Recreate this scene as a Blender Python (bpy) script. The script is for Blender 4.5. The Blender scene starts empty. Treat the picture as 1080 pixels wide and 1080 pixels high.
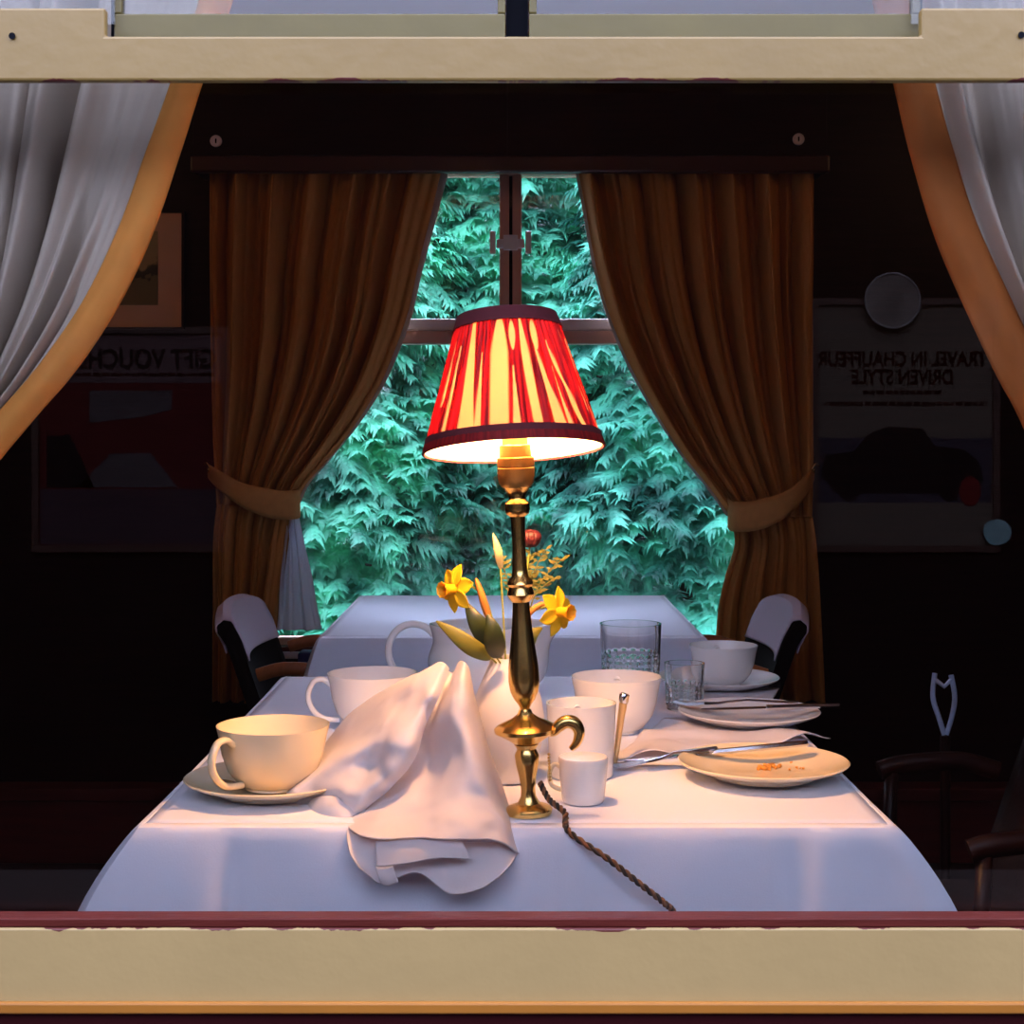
import bpy, math, random
import numpy as np
from mathutils import Vector, Matrix, noise
random.seed(7)
S = bpy.context.scene
C = S.collection
PI = math.pi
F = 1580.0; CAMY = -1.45; CAMZ = 1.13; TZ = 0.72

def P(px, py, d):
    return Vector(((px-540)*d/F, d+CAMY, CAMZ-(py-465)*d/F))

# ------------------------------------------------------------------ materials
def _nt(name):
    m = bpy.data.materials.new(name); m.use_nodes = True
    nt = m.node_tree
    return m, nt, nt.nodes['Principled BSDF'], nt.nodes['Material Output']

def mat(name, col, rough=0.5, metal=0.0, var=0.12, scale=30.0, stretch=(1,1,1), bump=0.0, bscale=None,
        sheen=0.0, coat=0.0, trans=0.0, tcol=None, spec=None, weave=0.0):
    m, nt, b, out = _nt(name)
    N = nt.nodes; L = nt.links
    tc = N.new('ShaderNodeTexCoord'); mp = N.new('ShaderNodeMapping'); mp.inputs['Scale'].default_value = stretch
    L.new(tc.outputs['Object'], mp.inputs['Vector'])
    nz = N.new('ShaderNodeTexNoise'); nz.inputs['Scale'].default_value = scale; nz.inputs['Detail'].default_value = 5
    L.new(mp.outputs[0], nz.inputs['Vector'])
    mx = N.new('ShaderNodeMix'); mx.data_type = 'RGBA'
    c = Vector(col)
    lo = [max(0, x*(1-var)) for x in c]; hi = [min(1, x*(1+var)) for x in c]
    mx.inputs[6].default_value = (*lo, 1); mx.inputs[7].default_value = (*hi, 1)
    L.new(nz.outputs['Fac'], mx.inputs[0]); L.new(mx.outputs[2], b.inputs['Base Color'])
    b.inputs['Roughness'].default_value = rough; b.inputs['Metallic'].default_value = metal
    if spec is not None: b.inputs['Specular IOR Level'].default_value = spec
    if sheen: b.inputs['Sheen Weight'].default_value = sheen; b.inputs['Sheen Tint'].default_value = (*[min(1, x*2) for x in c], 1)
    if coat: b.inputs['Coat Weight'].default_value = coat; b.inputs['Coat Roughness'].default_value = 0.12
    if bump:
        bp = N.new('ShaderNodeBump'); bp.inputs['Strength'].default_value = bump; bp.inputs['Distance'].default_value = 0.002
        n2 = N.new('ShaderNodeTexNoise'); n2.inputs['Scale'].default_value = bscale or scale*3; n2.inputs['Detail'].default_value = 3
        L.new(mp.outputs[0], n2.inputs['Vector']); L.new(n2.outputs['Fac'], bp.inputs['Height']); L.new(bp.outputs[0], b.inputs['Normal'])
    if trans:
        t = N.new('ShaderNodeBsdfTranslucent'); t.inputs['Color'].default_value = (*(tcol or col), 1)
        ms = N.new('ShaderNodeMixShader'); ms.inputs[0].default_value = trans
        L.new(b.outputs[0], ms.inputs[1]); L.new(t.outputs[0], ms.inputs[2]); L.new(ms.outputs[0], out.inputs['Surface'])
    return m

def mat_pane(name, tint=(1,1,1)):
    m, nt, b, out = _nt(name); N = nt.nodes; L = nt.links
    N.remove(b)
    t = N.new('ShaderNodeBsdfTransparent'); t.inputs[0].default_value = (*tint, 1)
    g = N.new('ShaderNodeBsdfGlossy'); g.inputs['Roughness'].default_value = 0.0
    fr = N.new('ShaderNodeFresnel'); fr.inputs['IOR'].default_value = 1.45
    ms = N.new('ShaderNodeMixShader')
    L.new(fr.outputs[0], ms.inputs[0]); L.new(t.outputs[0], ms.inputs[1]); L.new(g.outputs[0], ms.inputs[2])
    L.new(ms.outputs[0], out.inputs['Surface'])
    return m

def mat_glass(name, col=(1,1,1), rough=0.0):
    m, nt, b, out = _nt(name)
    b.inputs['Base Color'].default_value = (*col, 1); b.inputs['Roughness'].default_value = rough
    b.inputs['Transmission Weight'].default_value = 1.0; b.inputs['IOR'].default_value = 1.5
    return m

def mat_emit(name, col, s):
    m, nt, b, out = _nt(name)
    b.inputs['Base Color'].default_value = (*col, 1)
    b.inputs['Emission Color'].default_value = (*col, 1); b.inputs['Emission Strength'].default_value = s
    return m

def mat_chipped(name, col, chip, zedge, sign, reach=0.004):
    """paint with chips worn through to the wood along one edge (object-space height)"""
    m, nt, b, out = _nt(name); N = nt.nodes; L = nt.links
    tc = N.new('ShaderNodeTexCoord'); sx = N.new('ShaderNodeSeparateXYZ'); L.new(tc.outputs['Object'], sx.inputs[0])
    mp = N.new('ShaderNodeMapping'); mp.inputs['Scale'].default_value = (1, .02, .02); L.new(tc.outputs['Object'], mp.inputs[0])
    nz = N.new('ShaderNodeTexNoise'); nz.inputs['Scale'].default_value = 17; nz.inputs['Detail'].default_value = 7; nz.inputs['Roughness'].default_value = .62
    L.new(mp.outputs[0], nz.inputs['Vector'])
    mr = N.new('ShaderNodeMapRange'); mr.inputs[1].default_value = .45; mr.inputs[2].default_value = .64; mr.inputs[3].default_value = -.001; mr.inputs[4].default_value = reach
    L.new(nz.outputs['Fac'], mr.inputs[0])
    d = N.new('ShaderNodeMath'); d.operation = 'SUBTRACT'; d.inputs[1].default_value = zedge; L.new(sx.outputs['Z'], d.inputs[0])
    a = N.new('ShaderNodeMath'); a.operation = 'MULTIPLY'; a.inputs[1].default_value = sign; L.new(d.outputs[0], a.inputs[0])
    lt = N.new('ShaderNodeMath'); lt.operation = 'LESS_THAN'; L.new(a.outputs[0], lt.inputs[0]); L.new(mr.outputs[0], lt.inputs[1])
    n3 = N.new('ShaderNodeTexNoise'); n3.inputs['Scale'].default_value = 9; n3.inputs['Detail'].default_value = 6; L.new(tc.outputs['Object'], n3.inputs['Vector'])
    m0 = N.new('ShaderNodeMix'); m0.data_type = 'RGBA'
    m0.inputs[6].default_value = (*[x*.88 for x in col], 1); m0.inputs[7].default_value = (*[min(1, x*1.1) for x in col], 1)
    L.new(n3.outputs['Fac'], m0.inputs[0])
    mx = N.new('ShaderNodeMix'); mx.data_type = 'RGBA'; L.new(lt.outputs[0], mx.inputs[0]); L.new(m0.outputs[2], mx.inputs[6]); mx.inputs[7].default_value = (*chip, 1)
    L.new(mx.outputs[2], b.inputs['Base Color']); b.inputs['Roughness'].default_value = .38
    bp = N.new('ShaderNodeBump'); bp.inputs['Strength'].default_value = .25; bp.inputs['Distance'].default_value = .002
    n4 = N.new('ShaderNodeTexNoise'); n4.inputs['Scale'].default_value = 60; L.new(tc.outputs['Object'], n4.inputs['Vector'])
    L.new(n4.outputs['Fac'], bp.inputs['Height']); L.new(bp.outputs[0], b.inputs['Normal'])
    return m

ADDED_GLOW = 10.0  # glow strength of the added ceiling lamps
CREAM = (.235, .145, .042)
CHIP = (.10, .018, .014)
MM = dict(
    cream=mat('cream_paint', CREAM, .4, var=.08, scale=8, bump=.25, bscale=60),
    olive=mat('aged_cream_paint', (.12, .088, .020), .45, var=.25, scale=14, bump=.2),
    orange=mat('orange_lining_paint', (.32, .115, .014), .4, var=.15, scale=10),
    maroon=mat('maroon_coach_paint', (.028, .004, .005), .4, var=.1, scale=10, spec=.1),
    maroonwood=mat('maroon_varnished_wood', (.085, .014, .010), .45, spec=.15, var=.35, scale=14, stretch=(1, 6, 12), bump=.2),
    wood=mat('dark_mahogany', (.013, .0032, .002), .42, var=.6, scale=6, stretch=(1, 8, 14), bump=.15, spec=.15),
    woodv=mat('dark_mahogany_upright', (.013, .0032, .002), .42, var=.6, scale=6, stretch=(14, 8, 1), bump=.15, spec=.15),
    woodchestnut=mat('chestnut_wood', (.30, .09, .025), .4, var=.4, scale=12, stretch=(10, 10, 1)),  # chestnut tone for the far chairs' arms
    brownframe=mat('brown_window_wood', (.50, .26, .19), .4, var=.2, scale=9, stretch=(1, 1, 1)),
    alu=mat('dull_aluminium', (.66, .60, .60), .4, metal=.1, var=.1, scale=40),
    black=mat('black_rubber', (.005, .005, .008), .7, spec=.05),
    ceiling=mat('white_ceiling_paint', (.88, .68, .82), .7, var=.05, scale=4),
    floor=mat('dark_red_carpet', (.02, .007, .006), .95, var=.5, scale=120, bump=.6),
    velvet=mat('gold_velvet', (.46, .19, .035), .85, var=.22, scale=60, stretch=(3, 3, 1), sheen=.5, bump=.15, trans=.04),
    hem=mat('orange_gold_velvet_hem', (.85, .36, .07), .8, var=.18, scale=45, sheen=.3, bump=.15, trans=.3, tcol=(.9, .35, .05)),
    hemdark=mat('rust_velvet_hem', (.36, .10, .012), .8, var=.18, scale=45, sheen=.2, bump=.15, trans=.12, tcol=(.8, .25, .03)),
    lining=mat('cream_curtain_lining', (.52, .44, .36), .85, var=.05, scale=200, bump=.1, trans=.12, tcol=(.7, .55, .45)),
    cloth=mat('white_linen', (.76, .80, .93), .8, var=.03, scale=300, bump=.12, bscale=500),
    napkin=mat('white_napkin_linen', (.86, .84, .88), .8, var=.02, scale=300, bump=.1, bscale=400, trans=.3, tcol=(.9, .8, .78)),
    china=mat('white_china', (.82, .80, .78), .18, var=.02, scale=20, coat=.5),
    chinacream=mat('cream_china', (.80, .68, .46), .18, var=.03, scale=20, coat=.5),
    vase=mat('matt_white_vase', (.80, .76, .74), .5, var=.03, scale=20),
    brass=mat('polished_brass', (.90, .60, .19), .24, metal=1, var=.06, scale=30),
    chrome=mat('chrome', (.75, .75, .78), .12, metal=1, var=.04),
    steel=mat('stainless_steel', (.62, .62, .66), .18, metal=1, var=.06, scale=60),
    darkred=mat('dark_maroon_binding', (.11, .010, .018), .8, var=.2, scale=120, trans=.04, tcol=(.4, .01, .01)),
    cord=mat('brown_cord', (.16, .07, .03), .7, var=.3, scale=200, bump=.4),
    cordb=mat('black_cord', (.02, .015, .012), .7),
    yellow=mat('daffodil_yellow', (.92, .66, .02), .5, var=.12, scale=80, trans=.3, tcol=(.95, .7, .02)),
    trumpet=mat('daffodil_trumpet', (.92, .46, .01), .5, var=.12, scale=80, trans=.2),
    stem=mat('green_stem', (.25, .28, .05), .5, var=.2, scale=60),
    leaf=mat('dark_green_leaf', (.022, .036, .008), .4, var=.3, scale=50, stretch=(4, 4, 1)),
    leafy=mat('yellow_green_leaf', (.22, .21, .03), .45, var=.25, scale=50, trans=.2),
    budm=mat('orange_brown_bud', (.62, .24, .04), .6, var=.25, scale=90),
    rose=mat('dark_red_petal', (.045, .001, .006), .6, var=.3, scale=80),
    silver=mat('pale_leaf', (.55, .50, .25), .5, var=.2),
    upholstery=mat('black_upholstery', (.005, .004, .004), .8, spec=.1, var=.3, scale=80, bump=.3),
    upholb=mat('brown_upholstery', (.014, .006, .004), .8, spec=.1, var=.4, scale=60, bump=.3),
    navy=mat('navy_upholstery', (.02, .02, .10), .8, var=.3, scale=80),
    cover=mat('lavender_chair_cover', (.72, .62, .76), .85, var=.05, scale=200, bump=.1),
    crumb=mat('orange_crumbs', (.75, .30, .04), .7, var=.3, scale=90),
    mount=mat('tan_picture_mount', (.70, .42, .26), .8, var=.08, scale=10),
    bark=mat('bark', (.10, .07, .06), .9, var=.4, scale=20, bump=.6),
    glass=mat_glass('clear_glass'),
    pane=mat_pane('window_pane'),
    bulb=mat_emit('lamp_bulb_glow', (1.0, .47, .18), 1300.0),
    candle=mat('ivory_lampholder', (.85, .62, .25), .4, var=.05),
)

# ------------------------------------------------------------------ mesh helpers
def tag(o, label=None, cat=None, group=None, kind=None):
    if label: o['label'] = label
    if cat: o['category'] = cat
    if group: o['group'] = group
    if kind: o['kind'] = kind
    return o

class G:
    def __init__(s): s.v = []; s.f = []
    def add(s, vs, fs):
        n = len(s.v); s.v += [Vector(v) for v in vs]; s.f += [tuple(i+n for i in f) for f in fs]; return s
    def box(s, x0, x1, y0, y1, z0, z1):
        vs = [(x, y, z) for x in (x0, x1) for y in (y0, y1) for z in (z0, z1)]
        return s.add(vs, [(0,1,3,2), (4,6,7,5), (0,4,5,1), (2,3,7,6), (0,2,6,4), (1,5,7,3)])
    def lathe(s, prof, n=40, cx=0, cy=0, close=False):
        vs = []; fs = []; m = len(prof)
        for r, z in prof:
            for k in range(n):
                a = 2*PI*k/n; vs.append((cx+r*math.cos(a), cy+r*math.sin(a), z))
        R = m if close else m-1
        for i in range(R):
            j = (i+1) % m
            for k in range(n):
                k2 = (k+1) % n; fs.append((i*n+k, i*n+k2, j*n+k2, j*n+k))
        if not close:
            if prof[0][0] > 1e-6: fs.append(tuple(reversed(range(n))))
            if prof[-1][0] > 1e-6: fs.append(tuple((m-1)*n+k for k in range(n)))
        return s.add(vs, fs)
    def tube(s, pts, r, n=12, flat=1.0, caps=True):
        pts = [Vector(p) for p in pts]; m = len(pts); vs = []; fs = []
        rr = r if isinstance(r, (list, tuple)) else [r]*m
        t0 = (pts[1]-pts[0]).normalized(); up = Vector((0,0,1)) if abs(t0.z) < .9 else Vector((0,1,0))
        a = t0.cross(up).normalized()
        for i, p in enumerate(pts):
            t = (pts[min(i+1, m-1)]-pts[max(i-1, 0)]).normalized()
            a = (a-t*a.dot(t)).normalized(); b = t.cross(a)
            for k in range(n):
                q = 2*PI*k/n; vs.append(p+a*math.cos(q)*rr[i]+b*math.sin(q)*rr[i]*flat)
        for i in range(m-1):
            for k in range(n):
                k2 = (k+1) % n; fs.append((i*n+k, i*n+k2, (i+1)*n+k2, (i+1)*n+k))
        if caps: fs.append(tuple(reversed(range(n)))); fs.append(tuple((m-1)*n+k for k in range(n)))
        return s.add(vs, fs)
    def grid(s, fn, nu, nv, wrap=False):
        vs = [fn(i/nu, j/nv) for j in range(nv+1) for i in range(nu+(0 if wrap else 1))]
        w = nu if wrap else nu+1; fs = []
        for j in range(nv):
            for i in range(nu):
                i2 = (i+1) % w; fs.append((j*w+i, j*w+i2, (j+1)*w+i2, (j+1)*w+i))
        return s.add(vs, fs)
    def prism(s, poly, y0, y1):   # poly in xz, extruded along y
        n = len(poly); vs = [(x, y0, z) for x, z in poly]+[(x, y1, z) for x, z in poly]
        fs = [tuple(range(n)), tuple(reversed(range(n, 2*n)))]+[(i, n+i, n+(i+1) % n, (i+1) % n) for i in range(n)]
        return s.add(vs, fs)
    def build(s, name, m, parent=None, org=None, smooth=True, bevel=0, solid=0, sub=0, kind=None, soff=0, seg=2):
        o0 = Vector(org) if org is not None else Vector((0,0,0))
        me = bpy.data.meshes.new(name); me.from_pydata([v-o0 for v in s.v], [], s.f); me.update(); me.validate()
        import bmesh
        bm = bmesh.new(); bm.from_mesh(me); bmesh.ops.recalc_face_normals(bm, faces=bm.faces)
        for e in bm.edges:
            if len(e.link_faces) == 2 and e.calc_face_angle(0) > math.radians(40) and not sub: e.smooth = False
        bm.to_mesh(me); bm.free()
        for p in me.polygons: p.use_smooth = smooth
        for mm in (m if isinstance(m, list) else [m]): me.materials.append(mm)
        o = bpy.data.objects.new(name, me); C.objects.link(o)
        if parent is not None: o.parent = parent
        elif org is not None: o.location = o0
        if bevel: b = o.modifiers.new('bevel', 'BEVEL'); b.width = bevel; b.segments = seg; b.limit_method = 'ANGLE'
        if sub: b = o.modifiers.new('sub', 'SUBSURF'); b.levels = sub; b.render_levels = sub
        if solid: b = o.modifiers.new('solid', 'SOLIDIFY'); b.thickness = solid; b.offset = soff
        if kind: o['kind'] = kind
        return o

def thing(name, label, cat, loc=(0,0,0), rot=(0,0,0), group=None):
    o = bpy.data.objects.new(name, None); C.objects.link(o); o.location = loc; o.rotation_euler = rot
    o.empty_display_size = .05
    return tag(o, label, cat, group)

def copy_tree(o, parent=None):
    c = o.copy(); C.objects.link(c)
    if parent: c.parent = parent
    for ch in list(o.children): copy_tree(ch, c)
    return c

def interp(tab, t):           # piecewise smooth interpolation of rows of numbers keyed by first column
    ks = [r[0] for r in tab]
    if t <= ks[0]: return tab[0][1:]
    if t >= ks[-1]: return tab[-1][1:]
    for i in range(len(ks)-1):
        if ks[i] <= t <= ks[i+1]:
            u = (t-ks[i])/(ks[i+1]-ks[i])
            p0 = tab[max(i-1, 0)]; p1 = tab[i]; p2 = tab[i+1]; p3 = tab[min(i+2, len(ks)-1)]
            out = []
            for k in range(1, len(p1)):
                a, b, c, d = p0[k], p1[k], p2[k], p3[k]
                out.append(.5*((2*b)+(-a+c)*u+(2*a-5*b+4*c-d)*u*u+(-a+3*b-3*c+d)*u**3))
            return out

def smoothpts(pts, k=8):
    tab = [(i, *p) for i, p in enumerate(pts)]
    return [Vector(interp(tab, i/k)) for i in range((len(pts)-1)*k+1)]

# ================================================================== CAMERA, WORLD
cam = bpy.data.cameras.new('camera'); co = bpy.data.objects.new('camera', cam); C.objects.link(co)
co.location = (0, CAMY, CAMZ); co.rotation_euler = (PI/2, 0, 0)
cam.sensor_width = 36; cam.lens = 36*F/1080; cam.shift_y = -75/1080; cam.clip_start = .02
S.camera = co

w = bpy.data.worlds.new('sky'); S.world = w; w.use_nodes = True
nt = w.node_tree; bg = nt.nodes['Background']
tc = nt.nodes.new('ShaderNodeTexCoord'); sx = nt.nodes.new('ShaderNodeSeparateXYZ'); nt.links.new(tc.outputs['Generated'], sx.inputs[0])
cr = nt.nodes.new('ShaderNodeValToRGB'); nt.links.new(sx.outputs['Z'], cr.inputs[0]); nt.links.new(cr.outputs[0], bg.inputs[0])
cr.color_ramp.elements[0].position = 0; cr.color_ramp.elements[0].color = (.26, .28, .36, 1)
cr.color_ramp.elements[1].position = .32; cr.color_ramp.elements[1].color = (.62, .70, 1.0, 1)
# overcast sky, brightest high above the far side of the carriage where the sun stands behind the cloud
dt = nt.nodes.new('ShaderNodeVectorMath'); dt.operation = 'DOT_PRODUCT'; dt.inputs[1].default_value = (0, .62, .785); nt.links.new(tc.outputs['Generated'], dt.inputs[0])
m1 = nt.nodes.new('ShaderNodeMath'); m1.operation = 'MAXIMUM'; m1.inputs[1].default_value = 0; nt.links.new(dt.outputs['Value'], m1.inputs[0])
m2 = nt.nodes.new('ShaderNodeMath'); m2.operation = 'POWER'; m2.inputs[1].default_value = 7; nt.links.new(m1.outputs[0], m2.inputs[0])
m3 = nt.nodes.new('ShaderNodeMath'); m3.operation = 'MULTIPLY_ADD'; m3.inputs[1].default_value = 55; m3.inputs[2].default_value = 6.3; nt.links.new(m2.outputs[0], m3.inputs[0])
nt.links.new(m3.outputs[0], bg.inputs[1])
S.view_settings.view_transform = 'Standard'; S.view_settings.look = 'None'; S.view_settings.gamma = 1; S.view_settings.use_curve_mapping = False
S.view_settings.exposure = 0.0

# ================================================================== CARRIAGE NEAR SIDE
k = 1.42/F
zt = lambda py, d=1.42: CAMZ-(py-465)*d/F
XW = .66       # half width of the near window opening
# transom board
poly = [(-XW, zt(85)), (XW, zt(85)), (XW, zt(8)), (.388, zt(8)), (.388, zt(38)), (-.386, zt(38)), (-.386, zt(8)), (-XW, zt(8))]
trim1 = G().prism(poly, -.03, -.0175).build('trim_1', mat_chipped('cream_paint_chipped_lower_edge', CREAM, CHIP, zt(85), 1, .0030), bevel=.0025, kind='structure', smooth=False)
for px, py in ((13, 38), (1077, 37)):
    c = P(px, py, 1.419)
    o = G().add([(.0032*math.cos(a), -.0015, .0032*math.sin(a)) for a in np.linspace(0, 2*PI, 16, endpoint=False)]+[(.0022*math.cos(a), .002, .0022*math.sin(a)) for a in np.linspace(0, 2*PI, 16, endpoint=False)],
            [tuple(range(16)), tuple(reversed(range(16, 32)))]+[(i, 16+i, 16+(i+1) % 16, (i+1) % 16) for i in range(16)]).build('screw_head', MM['black'])
    o.location = c+Vector((0, .0005, 0)); o.parent = trim1
# cream band, bead, lower body
zs = zt(979)
G().box(-2.2, 2.2, -.03, -.0095, zt(1058), zs).build('trim_2', mat_chipped('cream_paint_chipped_upper_edge', (.35, .235, .095), CHIP, zs, -1, .0036), bevel=.002, kind='structure', smooth=False)
G().box(-2.2, 2.2, -.037, -.0302, zt(1070, 1.413), zt(1058, 1.413)).build('trim_3', MM['orange'], bevel=.002, kind='structure', smooth=False)
G().box(-XW, XW, -.0288, -.006, zs+.0002, zt(968.5, 1.4212)).build('trim_4', MM['maroonwood'], bevel=.0015, kind='structure', smooth=False)
# near wall around the openings
g = G()
g.box(-2.2, 2.2, -.0295, .10, -.15, zt(1058)-.0002)
g.box(-2.2, 2.2, -.009, .10, zt(1058), .632)
g.box(-2.2, 2.2, -.0295, .10, 1.92, 2.35)
g.box(-2.2, -XW-.0005, -.0295, .10, zs+.0005, 1.9195); g.box(XW+.0005, 2.2, -.0295, .10, zs+.0005, 1.9195)
g.build('wall_near', MM['maroon'], smooth=False, kind='structure')
# cream posts at the side of the opening and above vents
G().box(-XW, -.388, -.03, -.005, 1.78, 1.9195).box(.39, XW, -.03, -.005, 1.78, 1.9195).box(-.3875, .3895, -.03, -.005, 1.80, 1.9195).build('trim_5', MM['cream'], bevel=.002, kind='structure', smooth=False)
# glass panes
r0 = G().box(-XW, XW, -.0045, -.0005, zs-.012, zt(85)+.030).build('window_1', MM['pane'], kind='structure', smooth=False)
def frame_obj(name, x0, x1, z0, z1, y0, y1, wd, m, glass=True, bottom=None, parent=None):
    b = bottom or wd
    g = G().box(x0, x1, y0, y1, z0, z0+b).box(x0, x1, y0, y1, z1-wd, z1).box(x0, x0+wd, y0, y1, z0+b, z1-wd).box(x1-wd, x1, y0, y1, z0+b, z1-wd)
    o = g.build(name, m, parent=parent, bevel=.0015, smooth=False, kind=None if parent else 'structure')
    if glass:
        G().box(x0+wd*.6, x1-wd*.6, (y0+y1)/2-.002, (y0+y1)/2+.002, z0+b*.6, z1-wd*.6).build('pane', MM['pane'], parent=o, smooth=False)
    return o
kk = 1.462/F
fy0, fy1 = .012, .026
frame_obj('window_2', (120-540)*kk, (533-540)*kk, zt(38.5, 1.462)-.002, 1.80, fy0, fy1, .0075, MM['olive'], bottom=.0245)
frame_obj('window_3', (558-540)*kk, (971-540)*kk, zt(38.5, 1.462)-.002, 1.80, fy0, fy1, .0075, MM['olive'], bottom=.0245)
G().box((534-540)*kk, (557-540)*kk, .03, .05, zt(38)-.01, 1.80).box((112-540)*kk, (119-540)*kk, .03, .05, zt(38)-.01, 1.80).box((971.5-540)*kk, (978-540)*kk, .03, .05, zt(38)-.01, 1.80).build('trim_6', MM['black'], smooth=False, kind='structure')
G().box(-.62, -.3865, .006, .010, zt(8)-.005, 1.80).build('window_4', MM['pane'], smooth=False, kind='structure')
G().box(.3885, .62, .006, .010, zt(8)-.005, 1.80).build('window_5', MM['pane'], smooth=False, kind='structure')

# ================================================================== ROOM SHELL
YF = 2.62      # inner face of the far wall
WX0, WX1 = -.76, .76
ZS, ZT = .575, 1.875
G().box(-2.2, 2.2, .10, YF, -.05, 0).build('floor', MM['floor'], smooth=False, kind='structure')
g = G(); g.grid(lambda u, v: Vector((-2.2+4.4*u, .10+(YF-.10)*v, 2.16+.14*math.sin(PI*v))), 2, 24)
g.build('ceiling', MM['ceiling'], solid=.02, soff=1, kind='structure')
g = G(); g.box(-2.2, WX0, YF, YF+.08, 0, 2.2); g.box(WX1, 2.2, YF, YF+.08, 0, 2.2); g.box(WX0, WX1, YF, YF+.08, 0, ZS); g.box(WX0, WX1, YF, YF+.08, ZT, 2.2)
g.build('wall_far', MM['wood'], smooth=False, kind='structure')
G().box(-2.24, -2.2, -.03, YF+.08, -.1, 2.35).build('wall_left', MM['wood'], smooth=False, kind='structure')
G().box(2.2, 2.24, -.03, YF+.08, -.1, 2.35).build('wall_right', MM['wood'], smooth=False, kind='structure')
g = G(); g.box(-2.19, 2.19, YF-.07, YF-.0005, .001, .17).box(-2.19, 2.19, YF-.085, YF-.0005, .1705, .205)
g.build('baseboard_far', mat('mahogany_heater_casing', (.075, .012, .008), .4, var=.4, scale=6, stretch=(1, 8, 14)), smooth=False, bevel=.004, kind='structure')

# far window frame
kf = 4.14/F
fz = lambda py: CAMZ-(py-465)*kf
fx = lambda px: (px-540)*kf
g = G()
g.box(WX0, WX1, YF+.005, YF+.06, ZS, ZS+.018)
g.box(WX0, WX0+.02, YF+.005, YF+.06, ZS+.018, ZT); g.box(WX1-.02, WX1, YF+.005, YF+.06, ZS+.018, ZT)
g.box(WX0+.02, WX1-.02, YF+.005, YF+.06, ZT-.02, ZT)
g.box(WX0+.02, WX1-.02, YF+.0, YF+.06, fz(364), fz(351))
wf = g.build('window_6', MM['brownframe'], smooth=False, bevel=.002, kind='structure')
G().box(WX0+.02, WX1-.02, YF+.01, YF+.05, fz(350.5), fz(338)).build('vent_rail', MM['alu'], parent=wf, smooth=False, bevel=.004)
G().box(fx(527), fx(537), YF+.008, YF+.045, fz(338), ZT-.02).build('vent_stile', MM['brownframe'], parent=wf, smooth=False, bevel=.003)
G().box(fx(540.5), fx(550), YF+.008, YF+.045, fz(338), ZT-.02).build('vent_stile', MM['brownframe'], parent=wf, smooth=False, bevel=.003)
G().box(fx(537), fx(540.5), YF+.03, YF+.044, fz(338), ZT-.02).build('vent_gap_seal', MM['black'], parent=wf, smooth=False)
cg = G().box(fx(524), fx(553), YF-.008, YF+.0075, fz(265), fz(256)).box(fx(517), fx(523), YF-.012, YF+.0075, fz(271), fz(248)).box(fx(554), fx(560), YF-.012, YF+.0075, fz(271), fz(248)).box(fx(531), fx(546), YF-.014, YF-.008, fz(268), fz(252))
cg.build('vent_catch', MM['alu'], parent=wf, smooth=False, bevel=.002)
G().box(WX0+.021, WX1-.021, YF+.028, YF+.032, ZS+.019, ZT-.021).build('pane', MM['pane'], parent=wf, smooth=False)
g = G().box(WX0-.03, WX1+.03, YF-.05, YF-.0005, ZS-.030, ZS-.012); g.build('trim_8', mat('white_sill_edge', (.6, .55, .6), .4), smooth=False, bevel=.002, kind='structure')
G().box(WX0-.03, WX1+.03, YF-.045, YF-.0005, ZS-.0115, ZS+.001).build('trim_9', MM['maroonwood'], smooth=False, bevel=.002, kind='structure')

# pelmet
ppf = 3.92
pzb = zt(182, ppf); px0 = (204-540)*ppf/F; px1 = (872-540)*ppf/F
pl = thing('pelmet_box', 'long dark mahogany pelmet boxed over the far window and curtain heads', 'pelmet', (0, ppf+CAMY, pzb))
y0 = ppf+CAMY
G().box(px0, -.0125, y0, y0+.018, pzb+.045, 2.15).build('front_board', MM['wood'], parent=pl, org=pl.location, smooth=False, bevel=.001)
G().box(-.0118, px1, y0, y0+.018, pzb+.045, 2.15).build('front_board', MM['wood'], parent=pl, org=pl.location, smooth=False, bevel=.001)
G().box(px0-.008, px1+.008, y0-.01, y0+.022, pzb, pzb+.044).build('moulding', mat('mahogany_moulding', (.035, .008, .005), .35, var=.4, scale=6, stretch=(1, 8, 14)), parent=pl, org=pl.location, smooth=False, bevel=.006, seg=3)
G().box(px0, px0+.018, y0+.0185, YF-.001, pzb+.005, 2.15).build('end_board', MM['wood'], parent=pl, org=pl.location, smooth=False)
G().box(px1-.018, px1, y0+.0185, YF-.001, pzb+.005, 2.15).build('end_board', MM['wood'], parent=pl, org=pl.location, smooth=False)
for px, py, sd in ((228, 149, 'left'), (842, 147, 'right')):
    c = P(px, py, ppf-.003)
    t = G().lathe([(.0155, 0), (.0155, .004), (.013, .0065), (.0105, .0065), (.010, .005), (0, .005)], 28).build('screw_cap', mat('brushed_cap', (.72, .65, .65), .5, metal=.1), parent=pl)
    t.location = c-pl.location; t.rotation_euler = (PI/2, 0, 0); t['label'] = 'round pale metal screw cap'
    G().box(-.0018, .0018, -.006, .006, .0052, .0064).build('slot', MM['black'], parent=t)

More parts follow.
